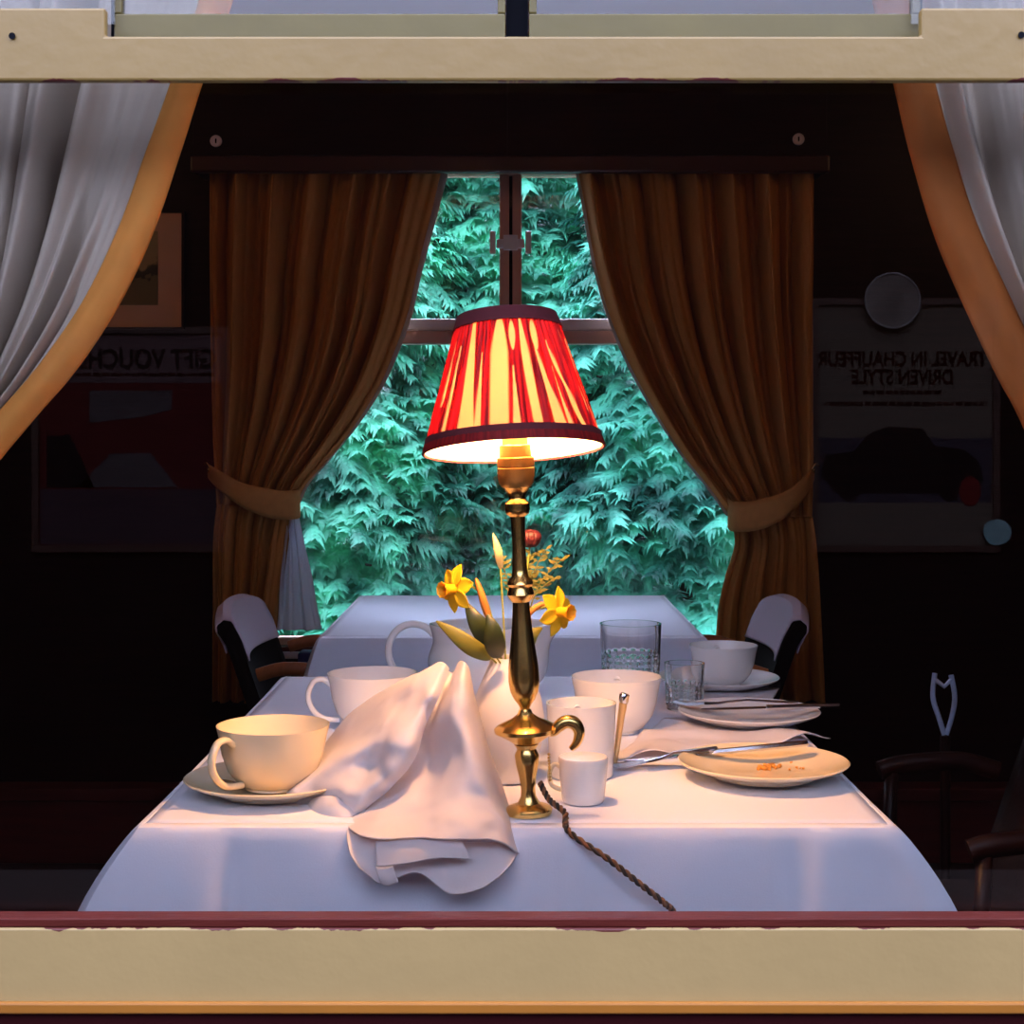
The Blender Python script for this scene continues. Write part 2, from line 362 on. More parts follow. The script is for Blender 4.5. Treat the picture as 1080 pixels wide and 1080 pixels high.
# ceiling lamps added out of view to brighten the far curtains and wall
for (lx_, ly_, lab) in ((-1.55, 1.5, 'left'), (1.55, 1.5, 'right')):
    t = thing('added_ceiling_lamp', 'added ceiling lamp out of view, over the %s side of the tables' % lab, 'lamp', (lx_, ly_, 2.10), group='added ceiling lamps')
    G().lathe([(0, .14), (.07, .14), (.07, .115), (.02, .11), (.02, .055), (.045, .05), (.045, .045), (0, .045)], 28).build('ceiling_rose', MM['brass'], parent=t)
    G().lathe([(.0, -.075)]+[(.075*math.sin(a), -.075*math.cos(a)) for a in np.linspace(.2, 2.5, 14)]+[(.0, .0595)], 28).build('glass_globe', mat_emit('added_globe_glow', (1.0, .55, .26), ADDED_GLOW), parent=t)

# ================================================================== CURTAINS
def curtain_grid(rows, folds, amp, nu=120, nv=70, yoff=0.0, s0=0.0, s1=1.0, ph=0.0, wob=.6, flat=0.0):
    """rows: (z, x_inner, x_outer, y, ampscale) from top to bottom, key inserted automatically"""
    zs_ = [r[0] for r in rows]
    tab = [((zs_[0]-r[0])/(zs_[0]-zs_[-1]), *r) for r in rows]
    def fn(u, v):
        s = s0+(s1-s0)*u
        z, xi, xo, y, a = interp(tab, v)
        q = s+.018*noise.noise(Vector((s*5, v*3, ph)))*wob
        f = math.sin(2*PI*folds*q+ph)+.45*math.sin(2*PI*folds*1.83*q+ph*2.3+v*.8)+.25*math.sin(2*PI*folds*3.1*q+1.7*ph)
        e = min(1, abs(s)/max(flat, 1e-3)) if flat else 1
        return Vector((xi+(xo-xi)*s, y+yoff+amp*a*f*e+.004*noise.noise(Vector((s*9, v*7, 3+ph))), z))
    return G().grid(fn, nu, nv)

def rows_px(lst, d, last_amp=None):
    return [(CAMZ-(py-465)*d/F, (xi-540)*d/F, (xo-540)*d/F, d+CAMY, a) for (py, xi, xo, a) in lst]

# far curtains
DL = 3.99
def far_curtain(side, top, tail, label, tail_lining):
    t = thing('curtain', label, 'curtain', P(540, 675, DL)*1.0 if False else Vector((side*.75, DL+CAMY, .45)), group='gold velvet curtains at the far window')
    o = t.location
    curtain_grid(rows_px(top, DL), 6.5, .034, ph=1.3*side+2, nu=240, nv=80).build('upper_drape', MM['velvet'], parent=t, org=o, solid=.004)
    curtain_grid(rows_px(tail, DL), 4.5, .022, ph=.7*side+1, nu=120, nv=40).build('lower_drape', MM['velvet'], parent=t, org=o, solid=.004)
    # pale lining seen as a thin line along the leading edge
    lin = [(py, xi-side*(-1)*(-3.2), xi+side*14, a) for (py, xi, xo, a) in top]
    lin = [(py, xi-side*3.0, xi+side*20, 0) for (py, xi, xo, a) in top]
    curtain_grid([(z, a_, b_, y+.030, am) for z, a_, b_, y, am in rows_px(lin, DL)], 1, 0, nu=6, nv=60).build('lining', MM['lining'], parent=t, org=o, solid=.003)
    if tail_lining:
        curtain_grid([(z, a_, b_, y+.012, am) for z, a_, b_, y, am in rows_px(tail_lining, DL)], 2.5, .008, nu=40, nv=40, ph=.4).build('lining', mat('white_curtain_lining_tail', (.78, .76, .80), .85, var=.04, scale=200, trans=.4, tcol=(.8, .8, .9)), parent=t, org=o, solid=.003)
    return t
topL = [(178, 470, 222, 1.0), (220, 459, 222, .95), (280, 443, 222, .95), (340, 428, 223, .95), (400, 404, 224, .9), (445, 376, 225, .8), (480, 348, 226, .65), (510, 322, 228, .5), (532, 312, 229, .45)]
tailL = [(532, 311, 229, .45), (560, 305, 226, .6), (600, 299, 225, .8), (650, 292, 225, .9), (740, 285, 225, 1)]
linL = [(540, 313, 303, .3), (575, 320, 300, .6), (610, 328, 296, 1), (640, 333, 294, 1), (665, 338, 292, 1)]
far_curtain(-1, topL, tailL, 'gold velvet curtain tied back left of the far window, white lining below', linL)
topR = [(178, 610, 858, 1.0), (220, 618, 858, .95), (280, 629, 858, .95), (330, 643, 858, .95), (380, 663, 858, .9), (430, 690, 858, .8), (480, 722, 858, .65), (515, 750, 857, .5), (545, 771, 856, .4)]
tailR = [(545, 772, 856, .4), (575, 776, 860, .6), (610, 766, 862, .8), (650, 758, 864, .9), (740, 752, 868, 1)]
far_curtain(1, topR, tailR, 'gold velvet curtain tied back on the right of the far window', None)

def tieback(side, pts, w0, label):
    t = thing('curtain_tieback', label, 'tieback', P(pts[0][0], pts[0][1], DL-.02), group='gold tiebacks at the far window')
    pp = smoothpts([P(*p) for p in pts], 10)
    n = len(pp)
    def fn(u, v):
        i = min(n-1, int(round(u*(n-1)))); p = pp[i]
        ww = (w0[0]+(w0[1]-w0[0])*min(1, u*2.2))*DL/F
        return p+Vector((0, -.004*math.sin(PI*v), -ww/2+ww*v))
    G().grid(fn, n-1, 6).build('band', mat('gold_tieback_velvet', (.52, .25, .07), .8, var=.2, scale=60, sheen=.4, bump=.1), parent=t, org=t.location, solid=.004)
    G().tube(smoothpts([Vector((0, .07, 0)), Vector((0, -.01, 0)), Vector((-side*-.006*-1, -.018, .008)), Vector((side*.004, -.012, .022)), Vector((side*.012, -.004, .018))], 6), .0035, 8).build('hook', MM['brass'], parent=t)
    return t
tieback(-1, [(220, 497, 3.99), (232, 507, 3.925), (258, 523, 3.905), (290, 532, 3.905), (312, 532, 3.93), (316, 528, 4.0), (308, 524, 4.045)], (14, 30), 'gold velvet tieback gathering the left far curtain')
tieback(1, [(858, 498, 3.99), (850, 512, 3.925), (828, 532, 3.90), (800, 543, 3.90), (775, 545, 3.92), (768, 540, 4.0), (776, 536, 4.045)], (16, 31), 'gold velvet tieback gathering the right far curtain')

# near curtains
DN = 1.585
def near_grid(rows, bumps, yoff=0.0, nu=240, nv=90):
    tab = [((rows[0][0]-r[0])/(rows[0][0]-rows[-1][0]), *r) for r in rows]
    def fn(u, v):
        z, xi, xo, y, a = interp(tab, v)
        f = 0
        for (c0, c1, w_, am, v0, v1) in bumps:
            c_ = c0+(c1-c0)*v; k_ = min(1, max(0, (v-v0)/.08))*min(1, max(0, (v1-v)/.08)); f += am*k_*math.exp(-((u-c_)/w_)**2)
        return Vector((xi+(xo-xi)*u, y+yoff+.030*a*f+.006*noise.noise(Vector((u*6, v*5, 3)))+.0022*noise.noise(Vector((u*30, v*6, 8))), z))
    return G().grid(fn, nu, nv)
def near_curtain(side, lst, label, hemw, hemm, folds, ph):
    t = thing('curtain', label, 'curtain', (side*.7, DN+CAMY, .95), group='lined curtains at the near window')
    rows = rows_px(lst, DN)
    span = lambda r: abs(r[2]-r[1])
    near_grid(rows, folds).build('lining', MM['lining'], parent=t, org=t.location, solid=.002)
    # velvet hem turned round the leading edge
    lsth = [(py, xi-side*hemw*(1+.35*max(0, (py-86)/400)), xi+side*3, 0) for (py, xi, xo, a) in lst]
    rh = rows_px(lsth, DN)
    tabh = [((rh[0][0]-r[0])/(rh[0][0]-rh[-1][0]), *r) for r in rh]
    def fh(u, v):
        z, xi, xo, y, a = interp(tabh, v)
        return Vector((xi+(xo-xi)*u, y-.006-.010*math.sin(PI*min(1, u*1.0))+.004*noise.noise(Vector((u*2, v*9, side))), z))
    G().grid(fh, 14, 80).build('hem', hemm, parent=t, org=t.location, solid=.003)
    # velvet face on the room side
    near_grid(rows, folds, .005).build('velvet_face', MM['velvet'], parent=t, org=t.location, solid=.002)
    return t
nearL = [(-330, 268, -75, .5), (-150, 245, -75, .7), (0, 216, -72, .9), (86, 186, -72, 1), (160, 160, -72, 1), (240, 131, -74, 1), (320, 92, -76, .95), (390, 44, -78, .85), (440, 0, -80, .7), (500, -50, -84, .5), (540, -70, -88, .35)]
near_curtain(-1, nearL, 'cream lined curtain with gold edge swept to the left of the near window', 30, MM['hem'], [(.425, .44, .035, 1.6, -1, 2), (.33, .36, .05, -.5, -1, 2), (.53, .52, .04, -.7, -1, 2), (.63, .60, .014, .5, -1, 2), (.74, .72, .05, -.5, -1, 2), (.84, .84, .03, .9, -1, 2), (.95, .95, .04, -.4, -1, 2), (.20, .22, .030, .75, .62, .93), (.12, .16, .025, -.35, .6, 2), (.27, .27, .02, -.4, .58, 2), (.06, .10, .018, .5, .72, 2)], 2.2)
nearR = [(-330, 905, 1155, .5), (-150, 925, 1155, .7), (0, 958, 1155, .9), (86, 980, 1155, 1), (160, 1000, 1155, 1), (240, 1026, 1156, 1), (320, 1062, 1158, .95), (390, 1096, 1160, .8), (440, 1125, 1162, .65), (500, 1150, 1166, .4), (540, 1158, 1170, .3)]
near_curtain(1, nearR, 'cream lined curtain with rust edge swept to the right of the near window', 40, MM['hemdark'], [(.13, .13, .05, -1.0, -1, 2), (.27, .30, .07, .8, -1, 2), (.50, .5, .12, -.7, -1, 2), (.72, .7, .04, .7, -1, 2), (.88, .88, .08, -.5, -1, 2)], .8)

# ================================================================== TABLES AND CLOTHS
def table(x0, x1, y0_, y1_, label):
    cx, cy = (x0+x1)/2, (y0_+y1_)/2
    t = thing('dining_table', label, 'table', (cx, cy, 0), group='carriage dining tables')
    hx, hy = (x1-x0)/2-.004, (y1_-y0_)/2-.004
    G().box(-hx, hx, -hy, hy, TZ-.030, TZ-.0035).build('tabletop', MM['maroonwood'], parent=t, smooth=False, bevel=.004)
    G().lathe([(.035, .03), (.035, TZ-.0305)], 24).build('leg', MM['steel'], parent=t)
    G().lathe([(.17, .0005), (.17, .012), (.05, .03), (.035, .0302)], 32).build('foot', MM['steel'], parent=t)

def tablecloth(x0, x1, y0_, y1_, drop, label, flare=1.0, front_folds=(), yl=0.045, seed=1, side_amp=1.0):
    """flat top plus skirt hanging all round, corners flaring outward"""
    per = []    # (x, y, nx, ny, corner weight)
    nx_ = 110; ny_ = 110
    def side(a, b, n, nrm):
        for i in range(n):
            u = i/n; per.append((a[0]+(b[0]-a[0])*u, a[1]+(b[1]-a[1])*u, nrm, u, (Vector(b)-Vector(a)).length))
    side((x0, y0_), (x1, y0_), nx_, (0, -1)); side((x1, y0_), (x1, y1_), ny_, (1, 0)); side((x1, y1_), (x0, y1_), nx_, (0, 1)); side((x0, y1_), (x0, y0_), ny_, (-1, 0))
    n = len(per); vs = []; fs = []
    rows = [0, .003, .008, .016, .028, .042, .058, .078, .1, .13, .17, .21, .25, drop]
    for k_, dz in enumerate(rows):
        for i, (x, y, nrm, u, ln) in enumerate(per):
            dl = u*ln; dr = (1-u)*ln
            wc = math.exp(-(min(dl, dr)/.045)**1.5)
            wc2 = math.exp(-(min(dl, dr)/.10)**2)
            out = .006*(1-math.exp(-dz/.006))
            fold = .5*noise.noise(Vector((x*7+seed, y*7, seed)))+.5*math.sin((x*nrm[1]+y*nrm[0])*38+seed)
            out += min(1, dz/.12)*(.006*fold*(1-wc2)*side_amp+.006)
            if nrm == (0, -1):
                for (fxp, fw, fa) in front_folds:
                    out += fa*math.exp(-((x-fxp)/fw)**2)*min(1, dz/.05)
            vx, vy = nrm[0]*out, nrm[1]*out
            fl = flare*.098*(1-math.exp(-(dz/.105)**1.15))*wc2
            cxs = -1 if abs(x-x0) < abs(x-x1) else 1; cys = -1 if abs(y-y0_) < abs(y-y1_) else 1
            vx += cxs*fl*(1 if nrm[0] else wc); vy += cys*fl*.10*(1 if nrm[1] else wc)
            xx, yy = x+vx, y+vy
            if yy < y0_-yl: yy = y0_-yl
            zz = TZ-dz
            rr = .005
            if dz == 0: xx -= nrm[0]*rr*1.0; yy -= nrm[1]*rr
            vs.append(Vector((xx, yy, zz)))
    for k_ in range(len(rows)-1):
        for i in range(n):
            j = (i+1) % n; fs.append((k_*n+i, k_*n+j, (k_+1)*n+j, (k_+1)*n+i))
    # top grid
    g = G().add(vs, fs)
    g.add([Vector((v.x, v.y, TZ)) for v in vs[:n]], [])
    top = len(vs)
    c = len(g.v); NX = 60; NY = 60
    ix0, ix1, iy0, iy1 = x0+.005, x1-.005, y0_+.005, y1_-.005
    def ft(u, v):
        x = ix0+(ix1-ix0)*u; y = iy0+(iy1-iy0)*v
        e = min(u, 1-u, v, 1-v); cr_ = 0
        for cxx in (x0+(x1-x0)*.33, x0+(x1-x0)*.67): cr_ += .0012*math.exp(-((x-cxx)/.004)**2)
        cr_ += .0012*math.exp(-((y-(y0_+.33))/.004)**2)
        return Vector((x, y, TZ+min(1, e*12)*(cr_+.0012*(noise.noise(Vector((x*9, y*9, seed)))+.4))))
    g.v = g.v[:top]; g.grid(ft, NX, NY)
    o = g.build('tablecloth', MM['cloth'], org=((x0+x1)/2, (y0_+y1_)/2, TZ), solid=.0016, soff=0)
    return tag(o, label, 'tablecloth', None)
table(-.395, .405, .155, 1.15, 'pedestal dining table under the white cloth by the near window')
tablecloth(-.397, .407, .15, 1.155, .29, 'white linen tablecloth hanging over the table nearest the near window', 1.0,
           ((-.298, .012, -.005), (-.335, .03, .004), (.005, .010, .003), (.06, .008, .002), (.328, .012, .003), (.30, .012, -.004), (.375, .018, -.005), (.20, .05, .004), (-.18, .05, .005)))
table(-.40, .40, 1.685, 2.515, 'pedestal dining table at the far window beyond the gangway')
tablecloth(-.402, .402, 1.68, 2.52, .26, 'white tablecloth on the table at the far window', .45, ((-.2, .03, .01), (.1, .05, .012), (.25, .03, -.01)), yl=.2, seed=4)

def on_table(px, py, z=TZ):
    d = (CAMZ-z)*F/(py-465); return Vector(((px-540)*d/F, d+CAMY, z))

TT = TZ+.0024
# ------------------------------------------------------------------ lamp
LX, LY = .0187, .19
lamp = thing('table_lamp', 'lit brass table lamp with a red pleated shade on the near table', 'lamp', (LX, LY, TT), (0, math.radians(-2.2), 0))
u = 1.64/F
def lz(py): return (864-py)*u
prof = [(864, 24), (860, 25), (857, 23), (853, 12), (846, 8), (838, 7.5), (826, 9), (812, 12), (802, 13), (796, 10), (791, 13)]
G().lathe([(0, 0)]+[(r*u, lz(py)) for py, r in prof]+[(0, lz(791))], 40).build('foot_stem', MM['brass'], parent=lamp)
prof = [(790.5, 13), (788, 16), (783, 24), (778, 33), (774, 33.5), (771, 30), (768, 24), (764, 15), (759, 8), (754, 6)]
G().lathe([(0, lz(790.8))]+[(r*u, lz(py)) for py, r in prof]+[(0, lz(754))], 48).build('collar', MM['brass'], parent=lamp)
prof = [(753.5, 5), (749, 7), (743, 11.5), (735, 15), (724, 16.5), (710, 16), (690, 13.5), (665, 10.5), (645, 9), (641, 9), (638, 12), (633, 14.5), (627, 13), (625, 12), (622, 14), (618, 13), (614, 9), (606, 8), (580, 6.8), (555, 7.6), (551, 8), (548, 12), (543, 13.5), (537, 13.2), (533, 9), (530, 8.5), (524, 12), (520, 15)]
G().lathe([(0, lz(753.6))]+[(r*u, lz(py)) for py, r in prof]+[(0, lz(520))], 48).build('baluster_column', MM['brass'], parent=lamp)
prof = [(519.5, 15.5), (515, 18.5), (508, 19.5), (500, 19.5), (499, 18.6), (498, 19.6), (489, 19.5), (488, 17), (476, 16.5), (475, 15)]
G().lathe([(0, lz(519.6))]+[(r*u, lz(py)) for py, r in prof]+[(0, lz(475))], 48).build('bulb_holder', mat('warm_aged_brass', (.80, .48, .16), .3, metal=.9, var=.1), parent=lamp)
G().lathe([(0, lz(474.8)), (13.5*u, lz(474.8)), (13.5*u, lz(452)), (0, lz(452))], 32).build('candle_sleeve', MM['candle'], parent=lamp)
# bulb
bz = lz(425)
G().lathe([(.006, lz(451.8)), (.010, lz(447))]+[(.021*math.sin(a), bz-.021*math.cos(a)) for a in np.linspace(.6, PI, 12)], 28).build('bulb', MM['bulb'], parent=lamp)
# arm with scroll switch
pts = smoothpts([(.030, 0, lz(779)), (.038, 0, lz(778)), (.043, 0, lz(773)), (.052, 0, lz(768)), (.061, 0, lz(770)), (.066, 0, lz(779)), (.063, 0, lz(790)), (.056, 0, lz(797))], 6)
G().tube([p+Vector((-.008, -.006, 0)) for p in pts], [.0032+.0042*math.sin(PI*min(1, i/len(pts)*1.05)) for i in range(len(pts))], 14).build('scroll_arm', MM['brass'], parent=lamp)
g = G()
for i in range(9):
    z0 = lz(802+i*3.4); g.lathe([(0.0005, z0-.0016), (.0016, z0-.0008), (.0018, z0), (.0016, z0+.0008), (.0005, z0+.0016)], 10, cx=.024, cy=-.004)
g.build('pull_chain', MM['brass'], parent=lamp)
# shade
sh = bpy.data.objects.new('lamp_shade', None)
RB, RT, HS = 95.5*u, 52*u, 144*u
szb = lz(481)
def shade_mesh():
    NU, NV = 720, 90
    # light wedges where the gathered silk is one layer thick, and two painted bulb-clip glows: (v range, centre angle table, half width table) ; angle 0 faces the camera, + to the right
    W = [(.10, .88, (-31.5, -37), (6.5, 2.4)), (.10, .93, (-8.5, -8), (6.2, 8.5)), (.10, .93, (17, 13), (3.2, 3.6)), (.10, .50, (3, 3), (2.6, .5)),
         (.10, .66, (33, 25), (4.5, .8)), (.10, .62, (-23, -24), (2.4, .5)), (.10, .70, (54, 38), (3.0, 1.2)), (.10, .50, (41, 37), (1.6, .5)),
         (.66, .89, (4, 4), (3, 3.2)), (.66, .89, (26, 26), (3, 3.4)), (.10, .7, (-52, -50), (1.6, .6)), (.3, .75, (-62, -60), (1.6, .6)), (.2, .8, (68, 62), (2, .8))]  # first two here are bulb-clip glows painted into the silk
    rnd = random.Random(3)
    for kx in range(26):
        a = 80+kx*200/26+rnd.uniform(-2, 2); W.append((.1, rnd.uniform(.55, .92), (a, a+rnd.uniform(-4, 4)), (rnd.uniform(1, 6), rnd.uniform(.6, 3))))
    vs = []; fs = []; thin = []
    for j in range(NV+1):
        v = j/NV
        r0 = RB+(RT-RB)*v; z = HS*v
        for i in range(NU):
            a = 360*i/NU
            aa = a if a <= 180 else a-360
            th = 0
            for (v0, v1, c, hw) in W:
                if v < v0-.02 or v > v1+.04: continue
                f = (v-v0)/(v1-v0); f = min(1, max(0, f))
                cc = c[0]+(c[1]-c[0])*f; cc = cc if cc <= 180 else cc-360
                taper = 1.0 if hw[1] < hw[0] and v < v1 else 1.0
                h = hw[0]+(hw[1]-hw[0])*f
                if hw[1] >= 3: h *= min(1, math.sqrt(max(0, (v1-v)/(.35*(v1-v0)))))   # lens: closes at its upper end
                d_ = abs((aa-cc+180) % 360-180)
                if v0 > .15: h *= min(1, math.sqrt(max(0, (v-v0)/.10)))
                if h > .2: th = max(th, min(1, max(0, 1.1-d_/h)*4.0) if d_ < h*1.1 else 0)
            band = v < .10 or v > .90
            pl_ = math.sin(math.radians(a)*46+2.2*math.sin(v*3+math.radians(a)*5))
            r = r0+(.0012*pl_*(1-th) if not band else .0016)-(.001*th)
            vs.append((r*math.sin(math.radians(aa)), -r*math.cos(math.radians(aa)), z)); thin.append(0 if band else th)
    for j in range(NV):
        for i in range(NU):
            i2 = (i+1) % NU; fs.append((j*NU+i, j*NU+i2, (j+1)*NU+i2, (j+1)*NU+i))
    return vs, fs, thin, NU, NV
vs, fs, thin, NU, NV = shade_mesh()
me = bpy.data.meshes.new('lamp_shade'); me.from_pydata(vs, [], fs)
at = me.attributes.new('thinness', 'FLOAT', 'POINT'); at.data.foreach_set('value', thin)
at2 = me.attributes.new('pleat', 'FLOAT_VECTOR', 'POINT'); pl2 = []
for j_ in range(91):
    for i_ in range(720): pl2 += [26*math.sin(2*PI*i_/720), 26*math.cos(2*PI*i_/720), j_/90*1.2]
at2.data.foreach_set('vector', pl2)
for p in me.polygons: p.use_smooth = True
ms = bpy.data.materials.new('red_gathered_silk'); ms.use_nodes = True; N = ms.node_tree.nodes; L = ms.node_tree.links
b = N['Principled BSDF']; out = N['Material Output']
an = N.new('ShaderNodeAttribute'); an.attribute_name = 'thinness'
tc = N.new('ShaderNodeTexCoord'); nz = N.new('ShaderNodeTexNoise'); nz.inputs['Scale'].default_value = 40; L.new(tc.outputs['Object'], nz.inputs['Vector'])
# thread streaks down the pleats
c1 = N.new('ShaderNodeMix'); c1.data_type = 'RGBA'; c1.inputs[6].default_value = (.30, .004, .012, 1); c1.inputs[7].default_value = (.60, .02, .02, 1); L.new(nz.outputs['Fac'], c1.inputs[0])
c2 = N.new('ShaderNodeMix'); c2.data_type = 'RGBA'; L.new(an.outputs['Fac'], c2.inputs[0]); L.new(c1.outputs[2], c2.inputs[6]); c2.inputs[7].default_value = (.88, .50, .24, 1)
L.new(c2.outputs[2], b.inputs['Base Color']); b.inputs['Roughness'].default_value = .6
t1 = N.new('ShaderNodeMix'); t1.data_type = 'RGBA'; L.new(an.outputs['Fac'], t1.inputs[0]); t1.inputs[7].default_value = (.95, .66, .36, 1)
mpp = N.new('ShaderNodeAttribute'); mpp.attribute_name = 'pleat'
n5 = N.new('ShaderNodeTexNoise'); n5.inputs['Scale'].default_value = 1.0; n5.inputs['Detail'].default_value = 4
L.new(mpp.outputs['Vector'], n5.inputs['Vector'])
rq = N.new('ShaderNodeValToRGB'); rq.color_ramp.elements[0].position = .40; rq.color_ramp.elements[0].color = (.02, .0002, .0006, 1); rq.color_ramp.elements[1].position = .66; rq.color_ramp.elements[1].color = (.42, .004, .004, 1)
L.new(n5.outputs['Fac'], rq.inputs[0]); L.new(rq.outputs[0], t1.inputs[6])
tr = N.new('ShaderNodeBsdfTranslucent'); L.new(t1.outputs[2], tr.inputs[0])
mxs = N.new('ShaderNodeMixShader'); mxs.inputs[0].default_value = .5
L.new(b.outputs[0], mxs.inputs[1]); L.new(tr.outputs[0], mxs.inputs[2]); L.new(mxs.outputs[0], out.inputs['Surface'])
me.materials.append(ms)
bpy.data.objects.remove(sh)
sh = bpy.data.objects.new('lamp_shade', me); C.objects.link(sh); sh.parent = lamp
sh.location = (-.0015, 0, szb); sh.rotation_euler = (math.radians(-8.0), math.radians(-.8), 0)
sh.location.y = 0
def rr_(v): return RB+(RT-RB)*v
G().lathe([(rr_(0)+.0012, -.001), (rr_(.105)+.0022, HS*.105), (rr_(.105)-.0008, HS*.105), (rr_(0)-.001, -.001)], 90, close=True).build('lower_binding', MM['darkred'], parent=sh)
G().lathe([(rr_(.90)+.0026, HS*.90), (rr_(1)+.0018, HS*1.005), (rr_(1)-.001, HS*1.005), (rr_(.90)-.0008, HS*.90)], 90, close=True).build('upper_binding', MM['darkred'], parent=sh)
lin_m = mat('pale_shade_lining', (.88, .80, .70), .8, var=.02, trans=.22, tcol=(.95, .85, .7))
G().lathe([(rr_(0)-.0022, .001), (rr_(1)-.0025, HS)], 90).build('inner_lining', lin_m, parent=sh)
sh.children[-1].data.polygons  # lining
# remove the caps of the lining so it stays an open cone
import bmesh
lo_ = [c for c in sh.children if c.name.startswith('inner_lining')][0]
bm = bmesh.new(); bm.from_mesh(lo_.data); bmesh.ops.delete(bm, geom=[f for f in bm.faces if len(f.verts) > 4], context='FACES_ONLY'); bm.to_mesh(lo_.data); bm.free()
# wire gimbal
g = G()
ring = [(.016*math.cos(a), .016*math.sin(a), HS*.80) for a in np.linspace(0, 2*PI, 25)]
g.tube(ring, .0009, 6, caps=False)
for kx in range(3):
    a = kx*2*PI/3+.6; g.tube([(.016*math.cos(a), .016*math.sin(a), HS*.80), (rr_(.8)*.5*math.cos(a), rr_(.8)*.5*math.sin(a), HS*.86), ((rr_(1)-.003)*math.cos(a), (rr_(1)-.003)*math.sin(a), HS*.985)], .0009, 6)
g.build('wire_gimbal', MM['brass'], parent=sh)
# cord
cpts = smoothpts([(LX+.012, LY-.004, TT+.034), (LX+.022, LY-.014, TT+.018), (LX+.038, LY-.030, TT+.008)]+[P(600, 877, 1.593), P(640, 905, 1.572), (P(672, 930, 1.566)), (P(700, 952, 1.566)), (P(712, 966, 1.567)), P(722, 1010, 1.57)], 24)
cd = thing('lamp_cord', 'twisted brown and black lamp flex trailing down the cloth front', 'cord', cpts[0])
def strand(ph):
    res = []
    for i, p in enumerate(cpts):
        t_ = (cpts[min(i+1, len(cpts)-1)]-cpts[max(i-1, 0)]).normalized(); a = t_.cross(Vector((0, 1, 0.1))).normalized(); b_ = t_.cross(a)
        q = i*.62+ph; res.append(p+(a*math.cos(q)+b_*math.sin(q))*.0017)
    return res
G().tube(strand(0), .0020, 8).build('brown_strand', MM['cord'], parent=cd, org=cd.location)
G().tube(strand(PI), .0020, 8).build('black_strand', MM['cordb'], parent=cd, org=cd.location)

# ------------------------------------------------------------------ china
def cup_obj(pos, R, H, label, hand, m, group, flarew=1.0):
    t = thing('soup_cup' if R > .058 else 'teacup', label, 'cup', pos, (0, 0, hand), group)
    rb = R*.50
    out_ = [(rb*.9, 0), (rb, .001), (rb*.98, .004), (rb*1.22, H*.10), (R*.80, H*.30), (R*.90, H*.55), (R*.95, H*.80), (R, H*.975), (R*1.003, H)]
    inn = [(R*.985, H), (R*.93, H*.80), (R*.87, H*.55), (R*.75, H*.30), (R*.50, H*.13), (0, H*.10)]
    G().lathe([(0, .0005)]+[(a*flarew if False else a, b_) for a, b_ in out_+inn], 56).build('bowl', m, parent=t)
    pts = smoothpts([(-R*.93, 0, H*.80), (-R*1.10, 0, H*.90), (-R*1.30, 0, H*.86), (-R*1.42, 0, H*.62), (-R*1.34, 0, H*.38), (-R*1.10, 0, H*.20), (-R*.74, 0, H*.16)], 8)
    G().tube(pts, .0052, 12, flat=.75).build('handle', m, parent=t)
    return t
def plate_obj(pos, R, name, label, cat, m, group, tilt=(0, 0)):
    t = thing(name, label, cat, pos, (tilt[0], tilt[1], 0), group)
    G().lathe([(0, .001), (R*.52, .001), (R*.56, 0), (R*.60, .001), (R*.62, .004), (R*.80, .010), (R*.985, .0175), (R, .0195), (R*.985, .0205), (R*.78, .0125), (R*.60, .0065), (R*.55, .0045), (0, .0045)], 72).build('dish', m, parent=t)
    return t
def atd(px, d, z=TT): return Vector(((px-540)*d/F, d+CAMY, z))

plate_obj(atd(287, 1.736), .101, 'saucer', 'cream saucer under the big cup left of the crumpled napkin', 'saucer', MM['chinacream'], 'saucers')
cup_obj(atd(288, 1.736, TT+.0055), .065, .0735, 'large cream cup on a saucer left of the crumpled napkin, lit warm by the lamp', math.radians(52), MM['chinacream'], 'large white cups')
cup_obj(atd(393, 2.13), .064, .078, 'large white cup half hidden behind the crumpled napkin, handle to the left', .15, MM['china'], 'large white cups')
cup_obj(atd(650, 2.10), .063, .078, 'large white cup behind the ribbed mug, in front of the cut glass tumbler', math.radians(-95), MM['china'], 'large white cups')
plate_obj(atd(757, 2.47), .101, 'saucer', 'white saucer at the far right corner of the near table', 'saucer', MM['china'], 'saucers')
cup_obj(atd(763, 2.47, TT+.0055), .056, .066, 'white cup on a saucer at the far right corner of the near table', math.radians(-85), MM['china'], 'large white cups')
pR = plate_obj(atd(805, 1.812, TT+.002), .103, 'side_plate', 'cream side plate with orange crumbs and a knife across it', 'plate', MM['chinacream'], 'side plates')
pB = plate_obj(atd(790, 2.16), .102, 'side_plate', 'white side plate overhanging the table edge behind the crumb plate', 'plate', MM['china'], 'side plates')
# crumbs
rnd = random.Random(5)
g = G()
for i in range(34):
    px = rnd.gauss(818, 18); py = rnd.gauss(809, 2.2); s_ = rnd.uniform(.001, .0028)
    if i < 12: px = rnd.gauss(808, 3.5); py = rnd.gauss(808, 1.5); s_ = rnd.uniform(.002, .0036)
    p = on_table(px, py, TT+.0085); q = rnd.uniform(0, 3)
    pts = [p+Vector((s_*math.cos(q+a)*rnd.uniform(.7, 1.2), s_*math.sin(q+a)*rnd.uniform(.7, 1.2), s_*zz)) for zz in (-.5, .7) for a in (0, 1.57, 3.14, 4.71)]
    g.add(pts, [(3,2,1,0), (4,5,6,7), (0,1,5,4), (1,2,6,5), (2,3,7,6), (3,0,4,7)])
o = g.build('crumbs', MM['crumb'], org=(.31, .36, TT+.007)); tag(o, 'scatter of orange cake crumbs on the cream side plate', 'crumbs', kind='stuff')

